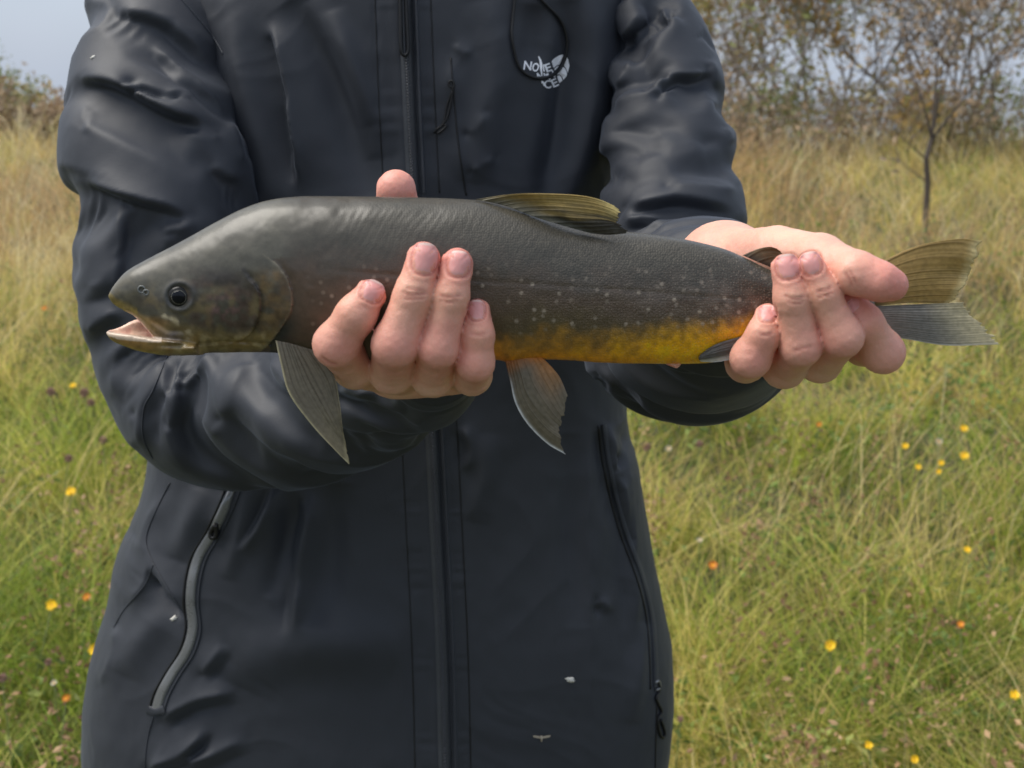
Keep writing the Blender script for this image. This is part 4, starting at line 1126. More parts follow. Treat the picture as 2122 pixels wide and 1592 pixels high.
F_T = [
 ([(560,40),(590,130),(605,230),(616,300),(625,410)], 50, 6, .0060, 1),
 ([(600,0),(640,60),(690,160),(730,280),(770,420)], 40, 40, -.0050, 1), ([(640,0),(680,70),(740,200),(775,330)], 36, 20, .0032, 1),
 ([(480,-40),(500,120),(535,280),(560,420)], 34, 34, .0050, 1), ([(690,20),(740,160),(770,260)], 22, 22, .0026, 1),
 ([(934,100),(941,200),(950,300),(966,410)], 9, 5, .0022, 1),
 ([(1120,420),(1150,330),(1170,230),(1182,120),(1176,0)], 30, 30, -.0064, 1), ([(1215,-20),(1225,150),(1205,300),(1180,420)], 46, 30, .0050, 1),
 ([(1010,0),(1030,120),(1010,250),(985,380)], 36, 36, .0030, 1), ([(940,90),(960,110),(985,104)], 8, 6, .0018, 1),
 ([(970,360),(1000,340),(1030,325)], 10, 8, .0020, 1), ([(960,280),(985,262),(1005,230)], 10, 8, .0016, 1),
 ([(1110,10),(1105,80),(1100,140)], 26, 26, -.0030, 1),
 # lower front
 ([(478,1010),(462,1060),(440,1100)], 12, 8, .0034, -1), 
 ([(648,1005),(636,1100),(622,1200),(615,1330)], 34, 12, .0052, 1), ([(572,1005),(556,1060),(530,1110),(505,1150)], 20, 7, .0046, 1),
 ([(520,1005),(500,1100),(470,1200)], 22, 18, .0028, 1), ([(600,1010),(588,1120),(560,1240)], 20, 20, -.0034, 1),
 ([(690,1000),(680,1150),(670,1300)], 40, 40, -.0050, 1),
 ([(350,1008),(322,1060),(303,1110),(305,1140),(330,1190),(392,1290)], 8, 8, .0026, 1),
 ([(312,1190),(340,1240),(380,1290)], 12, 10, -.0040, 1), ([(276,1100),(300,1140),(312,1170),(300,1215),(258,1260)], 9, 8, .0024, 1),
 ([(420,1010),(400,1080),(370,1160)], 26, 26, .0030, 1), ([(245,1290),(240,1360),(205,1430)], 12, 9, .0022, 1),
 ([(350,1250),(300,1320),(260,1400)], 30, 30, .0026, 1), ([(330,1500),(400,1450),(500,1430)], 24, 12, .0034, 1),
 ([(300,1592),(380,1560),(430,1500)], 20, 10, .0040, 1), ([(360,1592),(440,1560),(520,1530)], 24, 14, .0032, 1), ([(420,1400),(440,1370),(470,1330)], 16, 12, .0022, 1),
 ([(490,1420),(520,1370),(600,1340),(720,1330),(860,1340)], 60, 60, .0050, -1),
 ([(1218,850),(1219,1100),(1222,1350),(1224,1592)], 10, 5, .0022, 1), ([(1255,870),(1275,1000),(1300,1120)], 30, 10, .0040, 1),
 ([(1180,900),(1190,1100),(1196,1300)], 30, 30, -.0030, 1), ([(1285,900),(1300,1050),(1310,1200),(1316,1340)], 14, 10, .0032, 1),
 ([(1330,1290),(1320,1400),(1310,1500)], 20, 20, .0024, 1), ([(1232,1240),(1250,1250),(1258,1270)], 16, 9, .0022, 1),
 ([(960,880),(975,930),(960,980)], 16, 9, .0022, 1), ([(1010,900),(1000,1000),(975,1080)], 30, 20, .0022, 1)]

def fold_map(folds, reach=70.0):
    """cloth drawn taut between crease lines: heights are fixed along each ridge and valley and relax in between"""
    P_ = np.vstack([np.array(f[0]) for f in folds]); lo = P_.min(0) - 160; hi = P_.max(0) + 160
    H = None
    for g, it in ((12.0, 260), (6.0, 160), (3.0, 120)):
        n = np.ceil((hi - lo) / g).astype(int) + 1
        val = np.zeros(n); wt = np.zeros(n)
        def put(ln, h):
            i = np.round((ln - lo) / g).astype(int); np.add.at(val, (i[:, 0], i[:, 1]), h); np.add.at(wt, (i[:, 0], i[:, 1]), 1)
        for pts, wl, ws, h, side in folds:
            ln = spline(pts, 300)
            ln = ln + 3.0 * np.stack([noise(ln[:, 0] / 40, ln[:, 1] / 40, seed=61), noise(ln[:, 0] / 40, ln[:, 1] / 40, seed=62)], 1)
            t = np.gradient(ln, axis=0); t /= np.linalg.norm(t, axis=1, keepdims=True) + 1e-9
            nn = np.stack([-t[:, 1], t[:, 0]], 1) * side
            al = np.linspace(0, 1, 300)
            e = smooth(0, .22, al) * smooth(1, .72, al) * (1 + .22 * noise(al * 5, abs(pts[0][0])))
            put(ln, h * e)
            if h > 0 and not (wl <= 12 and ws <= 10):
                k = slice(30, 270); put((ln + nn * ws * 2.1)[k], (-.38 * h * e)[k])
        fix = wt > 0; tgt = np.where(fix, val / np.maximum(wt, 1), 0); R = reach / g; k = 1 / (1 + 1 / R ** 2)
        if H is None: H = tgt.copy()
        else:
            xi = np.clip(np.arange(n[0]) * g / (2 * g), 0, H.shape[0] - 1.001); yi = np.clip(np.arange(n[1]) * g / (2 * g), 0, H.shape[1] - 1.001)
            i, j = xi.astype(int)[:, None], yi.astype(int)[None, :]; fx, fy = (xi % 1)[:, None], (yi % 1)[None, :]
            H = H[i, j]*(1-fx)*(1-fy) + H[i+1, j]*fx*(1-fy) + H[i, j+1]*(1-fx)*fy + H[i+1, j+1]*fx*fy
        for _ in range(it):
            p = np.pad(H, 1, mode='edge')
            H = np.where(fix, tgt, .25 * k * (p[:-2, 1:-1] + p[2:, 1:-1] + p[1:-1, :-2] + p[1:-1, 2:]))
    p = np.pad(H, 1, mode='edge'); H = (p[:-2] + 2 * p[1:-1] + p[2:])[:, 1:-1] / 4
    p = np.pad(H, 1, mode='edge'); H = (p[:, :-2] + 2 * p[:, 1:-1] + p[:, 2:])[1:-1] / 4
    return lo, 3.0, H
def sample_map(m, u, v):
    lo, g, H = m
    x = np.clip((u - lo[0]) / g, 0, H.shape[0] - 1.001); y = np.clip((v - lo[1]) / g, 0, H.shape[1] - 1.001)
    i = x.astype(int); j = y.astype(int); fx = x - i; fy = y - j
    r = H[i, j]*(1-fx)*(1-fy) + H[i+1, j]*fx*(1-fy) + H[i, j+1]*(1-fx)*fy + H[i+1, j+1]*fx*fy
    return r * ((x > 0) & (x < H.shape[0] - 1.01) & (y > 0) & (y < H.shape[1] - 1.01))
def apply_folds(V, Q, folds, amp=1.0, seed=0):
    N = vnormals(V, Q); u, v = proj(V)
    front = smooth(-.75, -.15, -N[:, 1])
    d = np.zeros(len(V))
    crease = [f for f in folds if f[2] < 18]
    if crease: d += sample_map(fold_map(crease), u, v)
    for pts, wl, ws, h, side in folds:
        if ws < 18: continue
        ln = spline(pts, 26); R = 3.0 * max(wl, ws)
        m = (u > ln[:, 0].min() - R) & (u < ln[:, 0].max() + R) & (v > ln[:, 1].min() - R) & (v < ln[:, 1].max() + R) & (front > 0)
        if not m.any(): continue
        ds, sd, al = poly_dist(u[m], v[m], ln)
        d[m] += h * np.sin(np.pi * al) ** .7 * np.exp(-(ds / np.where(sd * side > 0, ws, wl)) ** 2)
    d = d * front * amp
    rn = 1 - np.abs(fbm(V[:, 0] * 13 + 2 * noise(V[:, 2] * 9, V[:, 0] * 9), V[:, 1] * 13, V[:, 2] * 9, seed + 1))
    d += .0009 * (rn ** 2 - .6)
    d += .0004 * fbm(V[:, 0] * 60, V[:, 1] * 60, V[:, 2] * 40, seed + 5, 2)
    return V + N * d[:, None]

def relax(x, seedmap, ss, sc, lo_r, hi_r, axis, wrap=True, iters=300, pin=(4, 4), seed=0, grav=0.0, amp=1.0, bend=.6, span=11):
    """let a sheet with more cloth than it needs settle: lengths kept, kept off the body, gently stiff; the traced folds start the buckling"""
    ns, nc, _ = x.shape
    nx = (lambda a, k: np.roll(a, -k, 1)) 
    ls = np.linalg.norm(x[1:] - x[:-1], axis=-1) * ss
    lc = np.linalg.norm(nx(x, 1) - x, axis=-1) * sc
    mid = .5 * (ss + sc)
    d1 = np.linalg.norm(nx(x, 1)[1:] - x[:-1], axis=-1) * mid; d2 = np.linalg.norm(x[1:] - nx(x, 1)[:-1], axis=-1) * mid
    bs = np.linalg.norm(x[span:] - x[:-span], axis=-1) * (ss * .985); bc = np.linalg.norm(nx(x, span) - x, axis=-1) * (sc * .985)
    bs4 = np.linalg.norm(x[4:] - x[:-4], axis=-1) * ss * .995
    x0 = x.copy(); n0 = x - axis; r0 = np.linalg.norm(n0, axis=-1); n0 = n0 / r0[..., None]
    u, v = proj(x)
    front = smooth(-.6, 0, -n0[..., 1])
    r = np.random.default_rng(seed)
    d = amp * seedmap(u, v) * front + .003 * fbm(x[..., 0] * 12, x[..., 1] * 12, x[..., 2] * 12, seed, 2)
    hold = np.ones((ns, 1)); hold[:pin[0]] = 0; hold[ns - pin[1]:] = 0
    x = x + n0 * (d * hold)[..., None]
    w = hold[..., None]
    for it in range(iters):
        acc = np.zeros_like(x); cnt = np.zeros((ns, nc, 1))
        def con(A, B, L, k, ia, ib, push=False):
            e = B - A; l = np.linalg.norm(e, axis=-1); q = (l - L) / (l + 1e-9)
            if push: q = np.minimum(q, 0)
            q = (q * k * .5)[..., None] * e
            return q
        q = con(x[:-1], x[1:], ls, 1, 0, 0); acc[:-1] += q; acc[1:] -= q; cnt[:-1] += 1; cnt[1:] += 1
        q = con(x, nx(x, 1), lc, 1, 0, 0); acc += q; acc -= nx(q, -1); cnt += 2
        q = con(x[:-1], nx(x, 1)[1:], d1, .5, 0, 0); acc[:-1] += q; acc[1:] -= nx(q, -1)
        q = con(nx(x, 1)[:-1], x[1:], d2, .5, 0, 0); acc[:-1] += nx(q, -1); acc[1:] -= q
        q = con(x[:-span], x[span:], bs, bend, 0, 0, True); acc[:-span] += q; acc[span:] -= q
        q = con(x[:-4], x[4:], bs4, .3, 0, 0, True); acc[:-4] += q; acc[4:] -= q
        q = con(x, nx(x, span), bc, bend, 0, 0, True); acc += q; acc -= nx(q, -span)
        x = x + acc / 2.6 * w
        if grav: x[..., 2] -= grav * w[..., 0]
        e = x - axis; rr = np.linalg.norm(e, axis=-1); cl = np.clip(rr, r0 * lo_r, r0 * hi_r); x = np.where(w > 0, axis + e * (cl / rr)[..., None], x)
        if it % 12 == 11:   # a touch of damping across the sheet
            lap = .5 * (nx(x, 1) + nx(x, -1)) - x; lap[1:-1] += .5 * (x[2:] + x[:-2]) - x[1:-1]; x = x + .12 * lap * w
    return x
def upsample(x):
    """twice as many rows and columns, smooth"""
    p = np.concatenate([2 * x[:1] - x[1:2], x, 2 * x[-1:] - x[-2:-1]], 0)
    m = (-p[:-3] + 9 * p[1:-2] + 9 * p[2:-1] - p[3:]) / 16
    y = np.zeros((2 * len(x) - 1, *x.shape[1:])); y[::2] = x; y[1::2] = m
    r = lambda k: np.roll(y, -k, 1)
    m = (-r(-1) + 9 * y + 9 * r(1) - r(2)) / 16
    z = np.zeros((len(y), 2 * y.shape[1], 3)); z[:, ::2] = y; z[:, 1::2] = m
    return z

LEFT = [(-330,560),(-260,470),(-170,390),(0,372),(300,352),(600,345),(900,325),(1010,308),(1060,290),(1110,266),(1160,251),(1220,240),(1310,215),(1380,200),
        (1450,190),(1520,190),(1600,192),(1750,205),(1830,215)]
RIGHT = [(-330,1060),(-260,1160),(-170,1260),(0,1318),(300,1298),(600,1290),(870,1298),(930,1310),(1050,1330),(1150,1350),(1240,1370),(1340,1390),
         (1420,1394),(1490,1390),(1550,1382),(1600,1374),(1750,1365),(1830,1362)]
def build_torso():
    nr = 470
    vv = np.linspace(-330, 1830, nr)
    th = np.r_[np.linspace(0, math.pi, 380), np.linspace(math.pi, 2 * math.pi, 40)[1:-1]]
    Lp, Rp = P(pchip(vv, LEFT), vv, PY), P(pchip(vv, RIGHT), vv, PY)
    cx = (Lp[:, 0] + Rp[:, 0]) / 2; hw = (Rp[:, 0] - Lp[:, 0]) / 2; z = (Lp[:, 2] + Rp[:, 2]) / 2
    hd = pchip(vv, [(-330, .085), (-170, .11), (0, .125), (400, .130), (900, .135), (1300, .150), (1600, .160), (1830, .160)])
    n = 2.5
    c, s = np.cos(th), np.sin(th)
    X = cx[:, None] + hw[:, None] * np.sign(c) * np.abs(c) ** (2 / n)
    Yv = PY - hd[:, None] * np.sign(s) * np.abs(s) ** (2 / n)
    V = np.stack([X, Yv, np.repeat(z[:, None], len(th), 1)], -1).reshape(-1, 3)
    Q = grid_faces(nr, len(th), True)
    # keep normals pointing outwards
    if (vnormals(V, Q)[200 * len(th) + 200] @ np.array([0, -1, 0])) < 0: Q = Q[:, ::-1]
    V = apply_folds(V, Q, F_T, 2.0, 21)
    # stitched zip placket: puckers either side, ridge of the storm flap
    N = vnormals(V, Q); u, v = proj(V); fr = smooth(.2, .6, -N[:, 1])
    zc = pchip(v, ZIP)
    x = u - zc
    d = .0022 * (np.exp(-((x - 24) / 7) ** 2) - .9 * np.exp(-((x - 14) / 4.5) ** 2)) + .0012 * np.exp(-((x + 16) / 8) ** 2)
    pk = np.sin(v / 9.0 * (1 + .08 * noise(v / 40, 0)) + 3 * noise(v / 30, 3)) * (.4 + .6 * noise(v / 55, 7)) 
    d += .0005 * pk * (np.exp(-((x - 38) / 20) ** 2) + .8 * np.exp(-((x + 42) / 22) ** 2))
    for off in (52, -62): d -= .0009 * np.exp(-((x - off) / 3.5) ** 2)
    return V + N * (d * fr)[:, None], Q

ZIP = [(-300,826),(0,838),(130,843),(400,856),(900,893),(1100,903),(1350,915),(1592,921),(1800,924)]
def build_sleeves():
    out = []
    A = [(440,-170,1.13,140),(352,-20,1.10,138),(325,130,1.06,150),(330,300,1.03,184),(345,420,1.01,184),(362,600,.99,180),(390,740,.975,168),(445,826,.950,166),
         (590,836,.900,168),(720,806,.830,160),(850,764,.755,134),(890,748,.715,100),(905,740,.692,76)]
    B = [(1230,-170,1.13,130),(1300,-20,1.10,90),(1358,110,1.07,106),(1380,270,1.03,124),(1390,410,.99,136),(1393,560,.955,164),(1405,645,.915,196),
         (1440,662,.86,204),(1465,652,.80,198),(1487,622,.745,168),(1502,588,.700,116)]
    for i, (pts, folds, ns, nc) in enumerate(((A, F_A, 236, 116), (B, F_B, 210, 112))):
        ch = [J(*p) for p in pts]
        q = np.array([[*p, r] for p, r in ch]); q = spline(q, ns)
        c, rad = q[:, :3], q[:, 3]
        t = np.gradient(c, axis=0)
        for _ in range(6): t[1:-1] = (t[:-2] + t[1:-1] + t[2:]) / 3
        t /= np.linalg.norm(t, axis=1, keepdims=True)
        ref = np.array([0, 1.0, 0]); xx = np.cross(t[0], ref); xx /= np.linalg.norm(xx)
        th = np.linspace(0, 2 * np.pi, nc, endpoint=False); x = np.zeros((ns, nc, 3))
        for k in range(ns):
            xx = xx - t[k] * (xx @ t[k]); xx /= np.linalg.norm(xx); yy = np.cross(t[k], xx)
            x[k] = c[k] + rad[k] * (np.cos(th)[:, None] * xx + np.sin(th)[:, None] * yy)
        if i == 1:      # the cuff is cut back on top, where the back of the hand comes out
            al = smooth(.72, 1, np.linspace(0, 1, ns))[:, None, None]
            x = x + al * t[-1] * (-(x[..., 2:3] - c[:, None, 2:3]) * .35)
        m = fold_map([f for f in folds if f[2] < 18])
        axis = np.repeat(c[:, None, :], nc, 1) if i == 0 else c[:, None, :] + (x - c[:, None, :]).mean(1, keepdims=True) * 0 + np.zeros_like(x)
        x = relax(x, lambda u, v: sample_map(m, u, v), SLK[i][0], SLK[i][1], .80, 1.09, axis, iters=SLK[i][2], seed=80 + i, amp=2.3)
        x = upsample(x); n2 = x.shape[1]
        Q = grid_faces(x.shape[0], n2, True); V = x.reshape(-1, 3)
        N = vnormals(V, Q)
        if ((V - np.repeat(spline(c, x.shape[0]), n2, 0)) * N).sum() < 0: Q = Q[:, ::-1]; N = -N
        u, v = proj(V); fr = smooth(-.5, 0, -N[:, 1])
        V = V + N * (SLK[i][3] * sample_map(m, u, v) * fr + .0003 * fbm(V[:, 0] * 60, V[:, 1] * 60, V[:, 2] * 40, 5, 2))[:, None]
        # hem turned inside the cuff
        x = V.reshape(x.shape); e = x[-1]; cc = e.mean(0); ax = -t[-1]
        hem = [cc + (e - cc) * f + ax * k for f, k in ((.985, -.0015), (.955, -.001), (.94, .004), (.93, .02), (.92, .05))]
        x = np.concatenate([x, np.array(hem)], 0); V = x.reshape(-1, 3); Q = grid_faces(x.shape[0], n2, True)
        if (vnormals(V, Q)[(len(x) // 3) * n2:(len(x) // 3 + 1) * n2] * (V[(len(x) // 3) * n2:(len(x) // 3 + 1) * n2] - x[len(x) // 3].mean(0))).sum() < 0: Q = Q[:, ::-1]
        out.append((V, Q))
    return out
# extra cloth lengthways and round, settling steps, crispness of the traced creases on top
SLK = [(1.065, 1.02, 280, 1.15), (1.065, 1.02, 280, 1.15)]

def jacket_mat():
    m, N, L, B = material('jacket_shell')
    co = N.new('ShaderNodeTexCoord')
    n1 = N.new('ShaderNodeTexNoise'); n1.inputs['Scale'].default_value = 9; n1.inputs['Detail'].default_value = 4
    L.new(co.outputs['Object'], n1.inputs['Vector'])
    rp = N.new('ShaderNodeValToRGB')
    rp.color_ramp.elements[0].position = .3; rp.color_ramp.elements[0].color = (.0228, .0262, .0345, 1)
    rp.color_ramp.elements[1].position = .7; rp.color_ramp.elements[1].color = (.0290, .0328, .0420, 1)
    L.new(n1.outputs['Fac'], rp.inputs[0]); L.new(rp.outputs[0], B.inputs['Base Color'])
    n2 = N.new('ShaderNodeTexNoise'); n2.inputs['Scale'].default_value = 900; n2.inputs['Detail'].default_value = 2
    L.new(co.outputs['Object'], n2.inputs['Vector'])
    n3 = N.new('ShaderNodeTexNoise'); n3.inputs['Scale'].default_value = 60; n3.inputs['Detail'].default_value = 3
    L.new(co.outputs['Object'], n3.inputs['Vector'])
    b1 = N.new('ShaderNodeBump'); b1.inputs['Strength'].default_value = .25; b1.inputs['Distance'].default_value = .0003
    L.new(n2.outputs['Fac'], b1.inputs['Height'])
    b2 = N.new('ShaderNodeBump'); b2.inputs['Strength'].default_value = .12; b2.inputs['Distance'].default_value = .002
    L.new(n3.outputs['Fac'], b2.inputs['Height']); L.new(b1.outputs[0], b2.inputs['Normal']); L.new(b2.outputs[0], B.inputs['Normal'])
    B.inputs['Roughness'].default_value = .60; B.inputs['Specular IOR Level'].default_value = .5
    B.inputs['Sheen Weight'].default_value = .12; B.inputs['Sheen Roughness'].default_value = .4
    B.inputs['Sheen Tint'].default_value = (.7, .8, 1, 1)
    return m

def strip(jk, line, wpx, lift, mat, name, parent, n=120, nc=7, prof=None, cols=None, coil=0):
    """band lying on the jacket along a pixel path"""
    ln = spline(line, n); t = np.gradient(ln, axis=0); t /= np.linalg.norm(t, axis=1, keepdims=True)
    nn = np.stack([-t[:, 1], t[:, 0]], 1); G = np.zeros((n, nc, 3))
    wv = np.broadcast_to(np.asarray(wpx, float), (n,))
    for i in range(n):
        for j in range(nc):
            s = -1 + 2 * j / (nc - 1)
            p = ln[i] + nn[i] * s * wv[i] / 2
            q = hit(jk, *p)
            w = q[1] if q else G[i, j - 1] if j else G[i - 1, j]
            G[i, j] = w
    # even out
    for _ in range(3):
        G[1:-1] = .25 * G[:-2] + .5 * G[1:-1] + .25 * G[2:]
    s = np.linspace(-1, 1, nc)
    pr = np.maximum(1 - np.abs(s) ** 4, 0) if prof is None else prof(s)
    up = np.zeros((n, nc)) + (pr * lift)[None, :] - (np.abs(s) == 1)[None, :] * .0008
    if coil: up += (np.abs(s) < .45)[None, :] * .0005 * np.sin(np.arange(n) * math.pi)[:, None]
    d = G - np.array([0, 0, CAMZ]); d /= np.linalg.norm(d, axis=-1, keepdims=True)
    G = G - d * up[..., None]
    F = grid_faces(n, nc)
    if vnormals(G.reshape(-1, 3), F)[n * nc // 2, 1] > 0: F = F[:, ::-1]
    return mk(name, G.reshape(-1, 3), [F], mat, parent)
def lay(jk, pts, lift):
    out = []
    for p in pts:
        q = hit(jk, p[0], p[1])
        if q is None: continue
        d = q[1] - np.array([0, 0, CAMZ]); d /= np.linalg.norm(d); out.append(q[1] - d * lift)
    out = np.array(out)
    for _ in range(2): out[1:-1] = .25 * out[:-2] + .5 * out[1:-1] + .25 * out[2:]
    return out
def cord(jk, pts, r, mat, name, parent, n=60, lift=None):
    v, f = tube(lay(jk, spline(pts, n), r * .8 if lift is None else lift), r, 8)
    return mk(name, v, f, mat, parent)

def build_person():
    root = empty('person', (PX, PY, gz(PX, PY)), 'person in a dark navy hooded rain jacket holding a fish out in both hands', 'person')
    tor = build_torso(); sl = build_sleeves()
    # fill the neck and hem of the shell so it is closed
    V, F = join([(tor[0], [tor[1]])] + [(v, [q]) for v, q in sl])
    jm = jacket_mat()
    jacket = mk('jacket', V, F, jm, root)
    skin = colored('skin', .48, .4, var=.10, scale=900, bump=.25, sss=.22)
    hands = build_hands()
    parts = []; cols = []
    for (v, q, c, wr, fo) in hands:
        parts.append((v, [q])); cols.append(c)
        a, ra = J(*wr); b, rb = J(*fo)
        tv, tf = tube(np.linspace(a, b, 8) , np.linspace(ra * .9, ra * 1.05, 8), 20)
        parts.append((tv, tf)); cols.append(np.tile(lin(208, 158, 140), (len(tv), 1)))
    # rest of the body, mostly inside the clothes: legs, trunk, arms, neck and head
    fd = Field((PX - .34, PY - .22, 0.0), (PX + .34, PY + .24, 1.92), .008)
    hz = gz(PX, PY)
    for s in (-1, 1):
        fd.chain([(np.array([PX + s*.11, PY, .93]), .082), (np.array([PX + s*.12, PY - .01, .50]), .058), (np.array([PX + s*.13, PY + .02, hz + .09]), .040), (np.array([PX + s*.14, PY - .13, hz + .05]), .034)], .03)
        fd.cone((PX + s*.08, PY + .04, 1.42), (PX + s*.14, PY + .04, 1.38), .045, .04, .03)
    fd.chain([(np.array([PX, PY+.02, .95]), .10), (np.array([PX, PY+.03, 1.15]), .085), (np.array([PX, PY + .04, 1.38]), .085)], .05)
    fd.chain([(np.array([PX, PY + .02, 1.40]), .062), (np.array([PX, PY, 1.58]), .056)], .03)
    fd.cone((PX, PY + .015, 1.74), (PX, PY - .02, 1.66), .092, .072, .03)
    fd.cone((PX, PY - .05, 1.61), (PX, PY - .02, 1.65), .035, .05, .03)
    fd.cone((PX, PY - .095, 1.70), (PX, PY - .112, 1.672), .008, .013, .012)
    for s in (-1, 1):
        fd.cone((PX + s*.083, PY + .01, 1.70), (PX + s*.086, PY + .012, 1.665), .018, .012, .008)
        fd.cone((PX + s*.034, PY - .105, 1.708), (PX + s*.036, PY - .105, 1.708), .012, .012, .001, cut=True)
    bv, bq = fd.mesh(); parts.append((bv, [bq])); cols.append(np.tile(lin(208, 158, 140), (len(bv), 1)))
    v, f = join(parts)
    body = mk('body', v, f, skin, root, np.vstack(cols))
    hair = Field((PX - .13, PY - .14, 1.60), (PX + .13, PY + .15, 1.90), .006)
    hair.cone((PX, PY + .02, 1.755), (PX, PY + .045, 1.69), .098, .085, .02); 
    hair.cone((PX, PY - .10, 1.66), (PX, PY - .13, 1.70), .075, .065, cut=True)
    hv, hq = hair.mesh(); mk('hair', hv + .003 * vnormals(hv, hq) * noise(hv[:, 0] * 90, hv[:, 1] * 90, hv[:, 2] * 20)[:, None], [hq], simple('hair', lin(62, 44, 30), .5, var=.4, scale=200), root)
    hood = Field((PX - .2, PY - .12, 1.36), (PX + .2, PY + .25, 1.66), .006)
    hood.cone((PX - .07, PY + .07, 1.50), (PX + .07, PY + .07, 1.50), .085, .085, .03); hood.cone((PX, PY + .1, 1.44), (PX, PY + .05, 1.52), .10, .10, .03)
    hood.cone((PX, PY, 1.45), (PX, PY - .02, 1.75), .068, .075, cut=True)
    hv, hq = hood.mesh(); mk('hood', apply_folds(hv, hq, [], 1, 3), [hq], jm, root)
    tm = simple('trouser_cloth', lin(44, 46, 50), .8, var=.15, scale=40, bump=.3)
    tr = Field((PX - .27, PY - .17, .02), (PX + .27, PY + .17, .98), .007)
    for s in (-1, 1):
        tr.chain([(np.array([PX + s*.10, PY, .90]), .105), (np.array([PX + s*.12, PY - .01, .50]), .078), (np.array([PX + s*.13, PY + .01, hz + .10]), .070)], .03)
    hv, hq = tr.mesh(); nn = vnormals(hv, hq)
    mk('trousers', hv + nn * (.006 * fbm(hv[:, 0] * 14, hv[:, 1] * 14, hv[:, 2] * 22, 8))[:, None], [hq], tm, root)
    bm_ = simple('boot_rubber', lin(40, 42, 36), .5, var=.2)
    for s in (-1, 1):
        b = Field((PX + s*.13 - .10, PY - .30, hz - .02), (PX + s*.13 + .10, PY + .16, hz + .36), .006)
        b.chain([(np.array([PX + s*.13, PY + .02, hz + .30]), .075), (np.array([PX + s*.13, PY + .03, hz + .08]), .062), (np.array([PX + s*.135, PY - .08, hz + .055]), .052), (np.array([PX + s*.145, PY - .19, hz + .045]), .044)], .03)
        X, Y, Z = np.meshgrid(*[b.o[k] + b.h * np.arange(b.n[k]) for k in range(3)], indexing='ij', sparse=True)
        b.F = np.maximum(b.F, (hz - Z + 0 * X + 0 * Y).astype(np.float32))
        hv, hq = b.mesh(); mk('boot', hv, [hq], bm_, root)
    bpy.context.view_layer.update()
    build_nails(body)
    front = mk('front_panel', tor[0], [tor[1]], jm, root)      # the trunk of the jacket alone, only to lay the trim on
    bpy.context.view_layer.update()
    trim(jacket, jm, front)
    bpy.data.objects.remove(front)
    return root, jacket, body

